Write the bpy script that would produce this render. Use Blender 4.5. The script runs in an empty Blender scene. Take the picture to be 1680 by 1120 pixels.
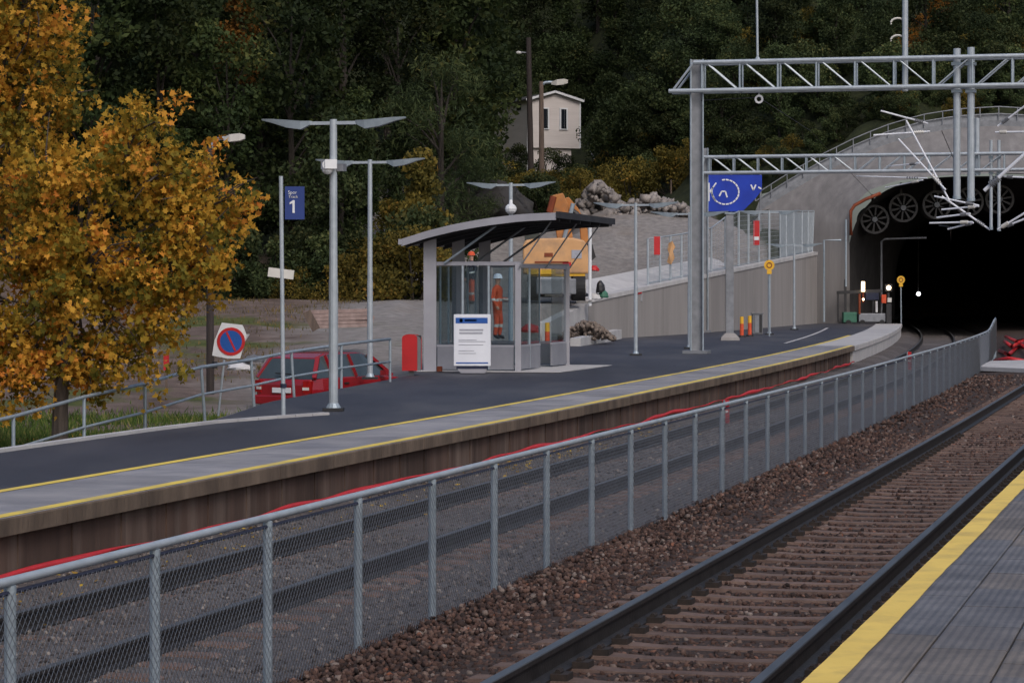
import bpy, math, random
import numpy as np
from mathutils import Vector, Matrix
random.seed(7); rng = np.random.default_rng(7)
scene = bpy.context.scene
col = scene.collection
R = math.radians

# ------------------------------------------------------------------ camera, sky, sun, exposure
F, HY, CZ = 4400.0, 478.0, 2.25           # focal length in photo pixels, horizon row, eye height over near rail
cam = bpy.data.cameras.new('camera'); co = bpy.data.objects.new('camera', cam); col.objects.link(co)
cam.sensor_width = 36; cam.lens = F/1680*36; cam.shift_y = (HY-560)/1680
cam.clip_start = .5; cam.clip_end = 3000
co.location = (0, 0, CZ); co.rotation_euler = (R(90), 0, 0); scene.camera = co

SUN_EL, SUN_AZ = 45, 158                  # azimuth clockwise from +Y (view direction)
w = bpy.data.worlds.new('World'); scene.world = w; w.use_nodes = True
nt = w.node_tree; nt.nodes.clear()
sky = nt.nodes.new('ShaderNodeTexSky'); sky.sky_type = 'NISHITA'; sky.sun_disc = False
sky.sun_elevation = R(SUN_EL); sky.sun_rotation = R(SUN_AZ); sky.dust_density = 4; sky.air_density = 1.0; sky.ozone_density = 1.5
bg = nt.nodes.new('ShaderNodeBackground'); bg.inputs[1].default_value = .125
ow = nt.nodes.new('ShaderNodeOutputWorld'); nt.links.new(sky.outputs[0], bg.inputs[0]); nt.links.new(bg.outputs[0], ow.inputs[0])
sl = bpy.data.lights.new('sun', 'SUN'); sl.energy = .8; sl.angle = R(18); sl.color = (1, .975, .95)
so = bpy.data.objects.new('sun', sl); col.objects.link(so)
sd = Vector((math.sin(R(SUN_AZ))*math.cos(R(SUN_EL)), math.cos(R(SUN_AZ))*math.cos(R(SUN_EL)), math.sin(R(SUN_EL))))
so.rotation_euler = sd.to_track_quat('Z', 'Y').to_euler(); so.location = (0, 0, 60)
vs = scene.view_settings; vs.view_transform = 'Standard'; vs.look = 'None'; vs.gamma = 1; vs.use_curve_mapping = False
vs.exposure = 0.14

# ------------------------------------------------------------------ the lie of the land
def g(Y):                                  # the line climbs gently towards the tunnel
    t = Y-44
    return 0 if t < -6 else (.004*(t+6)**2/24 if t < 6 else .004*t)
def bend(Y): return 0 if Y < 60 else -(Y-60)**2/1494
def X_edge(Y): return -10.25+.2493*Y+bend(Y)      # far platform edge
def X_far(Y): return -8.50+.2493*Y+bend(Y)        # far track centre
def X_fence(Y): return -5.66+.2493*Y+bend(Y)
def X_near(Y): return -3.34+.2565*Y+bend(Y)       # near track centre
def X_np(Y): return -1.60+.2605*Y                 # near platform edge
PZ = .28                                          # far platform top
BACK = [(10,-12.0),(15,-10.7),(33.1,-6.3),(40.5,-4.6),(47.6,-4.3),(58.4,-2.65),(61.7,-2.25),(66,-1.9),(80.5,.2),(90,1.2),(97,2.76),(108,7.1),(134.5,15.3),(137,17.0),(150,21.6),(260,38)]
def X_back(Y): return float(np.interp(Y, [a for a, b in BACK], [b for a, b in BACK]))
WT = [(90,1.2),(97,1.83),(108,2.64),(134.5,4.08)]
def wall_top(Y): return float(np.interp(Y, [a for a, b in WT], [b for a, b in WT]))
def at(x, y, Y): return Vector(((x-840)/F*Y, Y, CZ-(y-HY)/F*Y))
def on(x, y, base=PZ):
    Y = 50.
    for _ in range(30): Y = .5*Y+.5*(CZ-base-g(Y))*F/(y-HY)
    return Vector(((x-840)/F*Y, Y, base+g(Y)))
def smooth(a, b, x):
    t = min(1, max(0, (x-a)/(b-a))); return t*t*(3-2*t)
RIM = [(1240,350),(1290,318),(1340,289),(1400,259),(1450,238),(1510,220),(1570,210),(1640,206)]
RIMX = [at(x, y, 137.4).x for x, y in RIM]; RIMZ = [at(x, y, 137.4).z for x, y in RIM]
TCX = RIMX[-1]
def rim_z(X): return float(np.interp(TCX-abs(X-TCX), [0]+RIMX, [3.5]+RIMZ))
def terrain(X, Y):
    xb = X_back(Y)
    if Y < 136 and X > xb and X < X_edge(Y)+14.5: return -.75+g(Y)
    f = -.5+2.4*smooth(50, 102, Y)
    if Y > 90 and X > xb-14: f = max(f, f+(wall_top(min(Y,134))-.12-f)*smooth(xb-14, xb-2, X)) if X <= xb else f
    hl = f+.36*max(0, Y-104)
    hr = float(np.interp(Y, [98,112,126,150,200,222,236,255,300,420], [f,2.6,4.6,6.6,9.3,10.8,13.3,16.5,34,80]))
    t = smooth(-7, -.5, X+.05*(Y-110))
    h = hl*(1-t)+hr*t
    if Y < 104: h = f
    if X > 4 and Y > 134: h = max(h, h+(rim_z(X)-.35+.30*(Y-136)-h)*smooth(5+.012*(Y-134), 13+.05*(Y-134), X))
    if X > X_edge(Y)+14.5: h = -.75+g(Y)+.5*max(0, X-X_edge(Y)-16)*smooth(90, 135, Y) if Y < 136 else h
    n = math.sin(X*.9+Y*.31)*math.cos(Y*.63-X*.2)*.07+math.sin(X*2.3+1)*math.sin(Y*1.9)*.035
    return h+n*smooth(44, 60, Y)*(1+smooth(102, 140, Y)*6)
def ground(X, Y): return terrain(X, Y)

# ------------------------------------------------------------------ materials
def _nodes(name):
    m = bpy.data.materials.new(name); m.use_nodes = True
    t = m.node_tree; b = t.nodes['Principled BSDF']; return m, t, b
def _coord(t, kind, stretch):
    if kind == 'world':
        c = t.nodes.new('ShaderNodeNewGeometry').outputs['Position']
    else:
        c = t.nodes.new('ShaderNodeTexCoord').outputs['Object']
    mp = t.nodes.new('ShaderNodeMapping'); mp.inputs['Scale'].default_value = stretch
    t.links.new(c, mp.inputs['Vector']); return mp.outputs[0]
def ramp(t, fac, stops):
    r = t.nodes.new('ShaderNodeValToRGB'); e = r.color_ramp.elements
    e[0].position = stops[0][0]; e[0].color = (*stops[0][1], 1); e[1].position = stops[-1][0]; e[1].color = (*stops[-1][1], 1)
    for p, c in stops[1:-1]:
        k = e.new(p); k.color = (*c, 1)
    t.links.new(fac, r.inputs[0]); return r.outputs[0]
def noise(t, vec, scale, detail=5, rough=.6):
    n = t.nodes.new('ShaderNodeTexNoise'); n.inputs['Scale'].default_value = scale
    n.inputs['Detail'].default_value = detail; n.inputs['Roughness'].default_value = rough
    t.links.new(vec, n.inputs['Vector']); return n.outputs['Fac']
def mix(t, a, b, fac, mode='MIX'):
    m = t.nodes.new('ShaderNodeMix'); m.data_type = 'RGBA'; m.blend_type = mode
    if isinstance(fac, float): m.inputs[0].default_value = fac
    else: t.links.new(fac, m.inputs[0])
    for i, v in ((6, a), (7, b)):
        if isinstance(v, tuple): m.inputs[i].default_value = (*v, 1)
        else: t.links.new(v, m.inputs[i])
    return m.outputs[2]
def mat(name, c1, c2=None, scale=3., rough=.8, bump=0., bscale=None, metal=0., stretch=(1,1,1), kind='world', spec=.4, stain=None, sscale=.6, rand=0., detail=6, sstretch=None):
    m, t, b = _nodes(name)
    c2 = c2 or tuple(v*.75 for v in c1)
    v = _coord(t, kind, stretch)
    c = ramp(t, noise(t, v, scale, detail), [(.33, c2), (.68, c1)])
    if stain:
        v2 = _coord(t, kind, sstretch) if sstretch else v
        k = t.nodes.new('ShaderNodeMapRange'); k.inputs[1].default_value = .48; k.inputs[2].default_value = .72; k.inputs[4].default_value = .85
        t.links.new(noise(t, v2, sscale, 4), k.inputs[0]); c = mix(t, c, stain, k.outputs[0])
    if rand:
        o = t.nodes.new('ShaderNodeObjectInfo'); k = t.nodes.new('ShaderNodeMapRange'); k.inputs[3].default_value = 1-rand; k.inputs[4].default_value = 1+rand
        t.links.new(o.outputs['Random'], k.inputs[0])
        mu = t.nodes.new('ShaderNodeVectorMath'); mu.operation = 'SCALE'; t.links.new(c, mu.inputs[0]); t.links.new(k.outputs[0], mu.inputs['Scale']); c = mu.outputs[0]
    t.links.new(c, b.inputs['Base Color'])
    b.inputs['Roughness'].default_value = rough; b.inputs['Metallic'].default_value = metal; b.inputs['Specular IOR Level'].default_value = spec
    if bump:
        bp = t.nodes.new('ShaderNodeBump'); bp.inputs['Strength'].default_value = bump; bp.inputs['Distance'].default_value = .03
        t.links.new(noise(t, v, bscale or scale*6, 4), bp.inputs['Height']); t.links.new(bp.outputs[0], b.inputs['Normal'])
    return m
def leafmat(name, stops, trans=.28, rand=.5):
    m, t, b = _nodes(name)
    a = t.nodes.new('ShaderNodeAttribute'); a.attribute_name = 'rnd'
    c = ramp(t, a.outputs['Fac'], stops)
    o = t.nodes.new('ShaderNodeObjectInfo'); k = t.nodes.new('ShaderNodeMapRange'); k.inputs[3].default_value = 1-rand; k.inputs[4].default_value = 1+rand
    t.links.new(o.outputs['Random'], k.inputs[0])
    mu = t.nodes.new('ShaderNodeVectorMath'); mu.operation = 'SCALE'; t.links.new(c, mu.inputs[0]); t.links.new(k.outputs[0], mu.inputs['Scale'])
    t.links.new(mu.outputs[0], b.inputs['Base Color']); b.inputs['Roughness'].default_value = .7; b.inputs['Specular IOR Level'].default_value = .15
    tr = t.nodes.new('ShaderNodeBsdfTranslucent'); t.links.new(mu.outputs[0], tr.inputs[0])
    mx = t.nodes.new('ShaderNodeMixShader'); mx.inputs[0].default_value = trans
    t.links.new(b.outputs[0], mx.inputs[1]); t.links.new(tr.outputs[0], mx.inputs[2]); t.links.new(mx.outputs[0], t.nodes['Material Output'].inputs[0])
    return m
def glassmat(name, tint=(.82,.87,.89), refl=.06):
    m, t, b = _nodes(name); t.nodes.remove(b)
    tr = t.nodes.new('ShaderNodeBsdfTransparent'); tr.inputs[0].default_value = (*tint, 1)
    gl = t.nodes.new('ShaderNodeBsdfGlossy'); gl.inputs['Roughness'].default_value = .03
    fr = t.nodes.new('ShaderNodeFresnel'); fr.inputs[0].default_value = 1.45
    ad = t.nodes.new('ShaderNodeMath'); ad.operation = 'ADD'; ad.inputs[1].default_value = refl*.3; fm_ = t.nodes.new('ShaderNodeMath'); fm_.operation = 'MULTIPLY'; fm_.inputs[1].default_value = .4; t.links.new(fr.outputs[0], fm_.inputs[0]); t.links.new(fm_.outputs[0], ad.inputs[0])
    mx = t.nodes.new('ShaderNodeMixShader'); t.links.new(ad.outputs[0], mx.inputs[0])
    t.links.new(tr.outputs[0], mx.inputs[1]); t.links.new(gl.outputs[0], mx.inputs[2]); t.links.new(mx.outputs[0], t.nodes['Material Output'].inputs[0])
    return m
def emitmat(name, c, s):
    m, t, b = _nodes(name); b.inputs['Base Color'].default_value = (*c, 1); b.inputs['Emission Color'].default_value = (*c, 1); b.inputs['Emission Strength'].default_value = s
    return m

M = {}
M['asphalt'] = mat('asphalt', (.050,.050,.063), (.031,.031,.041), .5, .62, .5, 60, spec=.45, stain=(.082,.080,.088), sscale=.30, stretch=(1.6,.5,1), detail=8)
M['paving'] = mat('platform paving concrete', (.30,.29,.30), (.20,.20,.22), 1.3, .75, .3, 30, stain=(.16,.16,.18), sscale=.9, rand=.12)
M['edgefront'] = mat('weathered edge concrete', (.165,.122,.090), (.085,.062,.046), 2.2, .9, .5, 14, stretch=(1,1,.35), stain=(.06,.044,.034), sscale=1.6, rand=.12)
M['wallpanel'] = mat('stained platform wall', (.098,.060,.046), (.048,.030,.024), 1.4, .95, .4, 12, stretch=(2,2,.22), stain=(.15,.112,.092), sscale=1.1, rand=.22)
M['newconcrete'] = mat('new concrete', (.46,.45,.45), (.36,.35,.36), 1.2, .85, .2, 25)
M['concrete'] = mat('board marked concrete', (.30,.282,.275), (.255,.238,.232), 1.1, .9, .3, 10, stretch=(1.5,1.5,.15), stain=(.205,.192,.188), sscale=.5)
M['portal'] = mat('weathered portal concrete', (.215,.205,.205), (.150,.143,.145), 1.1, .9, .35, 10, stretch=(2.2,2.2,.12), stain=(.145,.138,.138), sscale=.5)
M['concrete_l'] = mat('light concrete', (.50,.49,.49), (.38,.37,.38), 1.6, .85, .2, 20)
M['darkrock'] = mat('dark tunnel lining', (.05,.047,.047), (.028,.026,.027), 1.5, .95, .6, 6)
M['yellow'] = mat('worn yellow paint', (.80,.60,.10), (.68,.50,.09), 2., .7, .2, 30, stain=(.46,.37,.15), sscale=1.4)
M['yellow_n'] = mat('yellow paint', (.82,.58,.13), (.73,.51,.11), 2.5, .6, .15, 40, stain=(.52,.36,.10), sscale=3.)
M['galv'] = mat('galvanised steel', (.34,.40,.455), (.26,.31,.355), 6., .48, .05, 60, metal=.35, spec=.5)
M['galv_l'] = mat('bright galvanised steel', (.42,.465,.51), (.33,.37,.41), 5., .45, metal=.25)
M['galv_d'] = mat('dull galvanised steel', (.25,.26,.285), (.17,.18,.20), 4., .55, metal=.3)
M['wire'] = mat('fence wire', (.27,.29,.33), (.20,.22,.25), 9., .5, metal=.4)
M['rail'] = mat('dark rail steel', (.040,.037,.037), (.022,.019,.019), 6., .55, .2, 30, metal=.3)
M['railtop'] = mat('rail running surface', (.15,.15,.155), (.09,.09,.095), 3., .4, metal=.6, stretch=(1,.2,1))
M['sleeper'] = mat('rust dusted concrete sleeper', (.165,.112,.094), (.105,.068,.057), 5., .92, .4, 30, rand=.18)
M['fastener'] = mat('rusty fastening', (.035,.024,.02), (.015,.012,.011), 20., .8)
M['ballast'] = mat('ballast bed', (.070,.042,.034), (.020,.014,.012), 18., .95, 1., 30)
M['gravelbed'] = mat('grey gravel bed', (.120,.103,.100), (.050,.043,.043), 16., .95, 1., 30, stain=(.155,.142,.14), sscale=.5)
M['redplastic'] = mat('red plastic', (.52,.022,.026), (.40,.016,.02), 4., .5, spec=.4)
M['redpaint'] = mat('red paint', (.45,.012,.016), (.36,.010,.013), 2., .45)
M['black'] = mat('black rubber', (.02,.02,.022), (.012,.012,.013), 8., .7)
M['blacksteel'] = mat('black steel', (.028,.028,.032), (.018,.018,.02), 5., .5)
M['white'] = mat('white paint', (.72,.73,.75), (.62,.63,.66), 2., .5)
M['whitesheet'] = mat('white board', (.72,.74,.80), (.64,.66,.73), 2., .55)
M['blue'] = mat('blue sign face', (.02,.045,.20), (.017,.038,.17), 2., .45)
M['bluehead'] = mat('blue print', (.015,.09,.36), (.012,.075,.31), 3., .5)
M['bluebanner'] = mat('blue banner cloth', (.010,.045,.42), (.008,.032,.32), 1.2, .7, .3, 3)
M['print'] = mat('grey print', (.36,.37,.42), (.30,.31,.36), 9., .6)
M['orange'] = mat('orange machine paint', (.48,.20,.055), (.36,.14,.04), 2., .6, stain=(.20,.115,.065), sscale=1.8)
M['orange_l'] = mat('sun bleached orange paint', (.62,.35,.165), (.52,.28,.12), 1.5, .6, stain=(.33,.21,.13), sscale=1.6)
M['yellowpaint'] = mat('yellow machine paint', (.74,.42,.03), (.62,.34,.03), 2., .5)
M['hivis'] = mat('orange hi-vis cloth', (.66,.10,.04), (.48,.07,.03), 6., .85)
M['hivisband'] = mat('reflective band', (.62,.62,.58), (.48,.48,.45), 8., .5)
M['navy'] = mat('navy cloth', (.025,.03,.06), (.015,.02,.04), 6., .9)
M['skin'] = mat('skin', (.50,.30,.22), (.42,.24,.17), 8., .6)
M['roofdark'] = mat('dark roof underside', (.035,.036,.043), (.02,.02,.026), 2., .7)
M['roofgrey'] = mat('grey roof sheet', (.30,.30,.34), (.23,.23,.27), 2., .5, metal=.3)
M['shelterpost'] = mat('grey painted steel', (.33,.33,.37), (.27,.27,.305), 1.5, .5)
M['panelgrey'] = mat('grey panel', (.24,.245,.275), (.19,.195,.225), 1.5, .6)
M['glass'] = glassmat('shelter glass')
M['carglass'] = mat('tinted car glass', (.045,.06,.065), (.03,.04,.045), .8, .08, spec=.8)
M['carred'] = mat('red car paint', (.26,.008,.014), (.21,.006,.011), 1., .22, spec=.7)
M['carlamp'] = mat('red tail lamp', (.36,.008,.008), (.22,.004,.004), 6., .2)
M['house'] = mat('pale grey cladding', (.66,.605,.585), (.58,.53,.51), .8, .85, .5, 4, stretch=(.3,.3,3))
M['houseroof'] = mat('dark roofing', (.06,.055,.055), (.04,.037,.037), 3., .8)
M['window'] = mat('dark window', (.018,.022,.03), (.012,.015,.02), 1., .1, spec=.8)
M['wood'] = mat('weathered timber', (.17,.125,.10), (.095,.07,.058), 3., .9, .4, 20, stretch=(3,3,.4))
M['planks'] = mat('grey pink planks', (.40,.30,.275), (.25,.18,.165), 4., .9, .4, 20)
M['darkpole'] = mat('tarred pole', (.045,.034,.032), (.028,.022,.021), 3., .85, .3, 20, stretch=(3,3,.3))
def stonemat(name, stops):
    m, t, b = _nodes(name); a = t.nodes.new('ShaderNodeAttribute'); a.attribute_name = 'rnd'
    v = _coord(t, 'world', (1,1,1)); dk = ramp(t, noise(t, v, 14, 5), [(.3, (.55,.52,.5)), (.7, (1.1,1.08,1.05))])
    c = mix(t, ramp(t, a.outputs['Fac'], stops), dk, 1., 'MULTIPLY')
    big = ramp(t, noise(t, v, 1.1, 3), [(.35, (.75,.72,.72)), (.65, (1.15,1.12,1.12))]); c = mix(t, c, big, 1., 'MULTIPLY')
    t.links.new(c, b.inputs['Base Color']); b.inputs['Roughness'].default_value = .88; b.inputs['Specular IOR Level'].default_value = .35
    bp = t.nodes.new('ShaderNodeBump'); bp.inputs['Strength'].default_value = .5; bp.inputs['Distance'].default_value = .01
    t.links.new(noise(t, v, 60, 3), bp.inputs['Height']); t.links.new(bp.outputs[0], b.inputs['Normal']); return m
M['stone'] = stonemat('ballast stone', [(0,(.026,.019,.018)),(.35,(.066,.038,.031)),(.7,(.112,.066,.052)),(.9,(.140,.098,.082)),(.97,(.22,.19,.175)),(1,(.20,.075,.040))])
M['stone_g'] = stonemat('grey gravel stone', [(0,(.045,.04,.042)),(.5,(.11,.098,.095)),(.9,(.18,.165,.16)),(1,(.30,.28,.26))])
M['rubble'] = mat('rubble rock', (.30,.27,.255), (.17,.15,.14), 2., .9, .6, 8, rand=.2)
M['pipeorange'] = mat('rusty orange pipe', (.22,.048,.016), (.15,.032,.012), 3., .7)
M['plastic_g'] = mat('grey plastic', (.16,.165,.18), (.12,.125,.14), 3., .6)
M['greenpaint'] = mat('dull green paint', (.05,.16,.11), (.035,.12,.08), 3., .6)
M['bark'] = mat('grey bark', (.105,.085,.072), (.050,.040,.034), 6., .95, .8, 20, stretch=(3,3,.6))
M['bark_d'] = mat('dark bark', (.045,.037,.031), (.020,.017,.014), 6., .95, .8, 20, stretch=(3,3,.6))
M['pilegravel'] = mat('brown pit gravel', (.25,.20,.165), (.13,.10,.085), 6., .95, .5, 30)
M['gravel_l'] = mat('pale grey crushed rock', (.27,.25,.24), (.16,.148,.143), 3.2, .95, .9, 14, stain=(.20,.165,.14), sscale=.35)
M['fansteel'] = mat('tunnel shaded fan steel', (.10,.098,.10), (.06,.058,.06), 4., .6, metal=.3)  # shade inside the tunnel is put into the steel's colour
M['lamp'] = emitmat('lit lamp', (1., .74, .45), 9)
M['lamp_c'] = emitmat('lit tunnel lamp', (.95, .97, 1.), 7)
M['lens'] = mat('dull lamp glass', (.62,.60,.56), (.52,.50,.47), 3., .3)
M['sackwhite'] = mat('white sacking', (.62,.62,.64), (.5,.5,.52), 3., .8, .4, 8)
def groundmat():
    m, t, b = _nodes('ground of gravel and rough grass')
    v = _coord(t, 'world', (1,1,1))
    gr = ramp(t, noise(t, v, 3.0, 7), [(.3, (.165,.15,.142)), (.7, (.28,.258,.245))])
    so_ = ramp(t, noise(t, v, 1.2, 6), [(.3, (.085,.062,.052)), (.7, (.175,.130,.112))])
    ga = ramp(t, noise(t, v, 2.0, 6), [(.3, (.035,.055,.016)), (.7, (.12,.12,.035))])
    fl = ramp(t, noise(t, v, 1.4, 6), [(.3, (.012,.016,.007)), (.7, (.036,.042,.016))])
    sp = t.nodes.new('ShaderNodeSeparateXYZ'); t.links.new(t.nodes['Geometry'].outputs['Position'] if 'Geometry' in t.nodes else v, sp.inputs[0])
    def band(sock, a, c_):
        k = t.nodes.new('ShaderNodeMapRange'); k.inputs[1].default_value = a; k.inputs[2].default_value = c_; t.links.new(sock, k.inputs[0]); return k.outputs[0]
    def jit(sock, amt, sc):
        n = t.nodes.new('ShaderNodeMath'); n.operation = 'MULTIPLY_ADD'; n.inputs[1].default_value = amt
        t.links.new(noise(t, v, sc, 4), n.inputs[0]); t.links.new(sock, n.inputs[2]); return n.outputs[0]
    c = mix(t, so_, gr, band(jit(sp.outputs[0], 5, .3), -5.2, -2.6))          # soil field to the left, gravel road to the right
    def op(kind_, a, b_):
        n = t.nodes.new('ShaderNodeMath'); n.operation = kind_
        for i_, q_ in enumerate((a, b_)):
            if isinstance(q_, float): n.inputs[i_].default_value = q_
            else: t.links.new(q_, n.inputs[i_])
        return n.outputs[0]
    rt = band(sp.outputs[0], -7., -2.)
    c = mix(t, c, ga, op('MULTIPLY', band(noise(t, v, .16, 5), .55, .62), op('SUBTRACT', 1., rt)))    # grass patches on the field
    c = mix(t, c, fl, band(op('SUBTRACT', jit(sp.outputs[1], 14, .12), op('MULTIPLY', op('MULTIPLY', rt, op('SUBTRACT', 1., band(sp.outputs[0], 10.5, 13.5))), 30.)), 113, 118))   # forest floor on the hill
    t.links.new(c, b.inputs['Base Color']); b.inputs['Roughness'].default_value = .95; b.inputs['Specular IOR Level'].default_value = .2
    bp = t.nodes.new('ShaderNodeBump'); bp.inputs['Strength'].default_value = .8; bp.inputs['Distance'].default_value = .06
    t.links.new(noise(t, v, 9., 5), bp.inputs['Height']); t.links.new(bp.outputs[0], b.inputs['Normal'])
    return m
M['ground'] = groundmat()
def slabmat():
    m, t, b = _nodes('ribbed paving slab')
    v = _coord(t, 'world', (1,1,1)); o = _coord(t, 'object', (1,1,1))
    inf = t.nodes.new('ShaderNodeObjectInfo')
    base = ramp(t, noise(t, v, 5, 6), [(.3, (.105,.105,.115)), (.7, (.185,.18,.19))])
    warm = ramp(t, noise(t, v, 4, 6), [(.3, (.12,.105,.095)), (.7, (.215,.185,.165))])
    k = t.nodes.new('ShaderNodeMapRange'); k.inputs[1].default_value = .35; k.inputs[2].default_value = .75; t.links.new(inf.outputs['Random'], k.inputs[0])
    c = mix(t, base, warm, k.outputs[0])
    wv = t.nodes.new('ShaderNodeTexWave'); wv.bands_direction = 'X'; wv.inputs['Scale'].default_value = 7.5; wv.inputs['Distortion'].default_value = 1.2
    t.links.new(o, wv.inputs['Vector'])
    dk = ramp(t, noise(t, v, 1.7, 5), [(.4, (.70,.70,.72)), (.65, (1.,1.,1.))])
    c = mix(t, c, dk, 1., 'MULTIPLY')
    t.links.new(c, b.inputs['Base Color']); b.inputs['Roughness'].default_value = .62; b.inputs['Specular IOR Level'].default_value = .4
    bp = t.nodes.new('ShaderNodeBump'); bp.inputs['Strength'].default_value = .4; bp.inputs['Distance'].default_value = .012
    t.links.new(wv.outputs['Fac'], bp.inputs['Height'])
    bp2 = t.nodes.new('ShaderNodeBump'); bp2.inputs['Strength'].default_value = .4; bp2.inputs['Distance'].default_value = .01
    t.links.new(noise(t, v, 60, 4), bp2.inputs['Height']); t.links.new(bp.outputs[0], bp2.inputs['Normal']); t.links.new(bp2.outputs[0], b.inputs['Normal'])
    return m
M['slab'] = slabmat()
M['leaf_maple'] = leafmat('autumn maple leaves', [(0,(.07,.08,.016)),(.25,(.20,.155,.022)),(.5,(.40,.245,.030)),(.8,(.62,.32,.045)),(1,(.58,.19,.036))], .35, .1)
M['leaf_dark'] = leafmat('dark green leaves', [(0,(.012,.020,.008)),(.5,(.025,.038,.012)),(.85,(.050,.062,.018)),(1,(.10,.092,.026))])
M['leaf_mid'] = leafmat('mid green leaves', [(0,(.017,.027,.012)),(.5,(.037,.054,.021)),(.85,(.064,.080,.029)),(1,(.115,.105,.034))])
M['leaf_yellow'] = leafmat('yellowing leaves', [(0,(.05,.050,.013)),(.5,(.12,.098,.022)),(.85,(.20,.145,.028)),(1,(.27,.13,.026))])
M['leaf_orange'] = leafmat('orange leaves', [(0,(.09,.05,.014)),(.5,(.22,.10,.018)),(1,(.36,.155,.025))])
M['needle'] = leafmat('spruce needles', [(0,(.010,.018,.010)),(.6,(.020,.034,.017)),(1,(.040,.052,.022))], .1)
M['fallen'] = leafmat('fallen yellow leaves', [(0,(.26,.15,.03)),(1,(.56,.38,.05))], .1)
M['grass'] = leafmat('grass blades', [(0,(.035,.065,.015)),(.6,(.08,.13,.025)),(1,(.20,.18,.06))], .2)
M['drygrass'] = leafmat('dry grass blades', [(0,(.08,.07,.025)),(.6,(.16,.12,.045)),(1,(.24,.15,.06))], .2)

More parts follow.
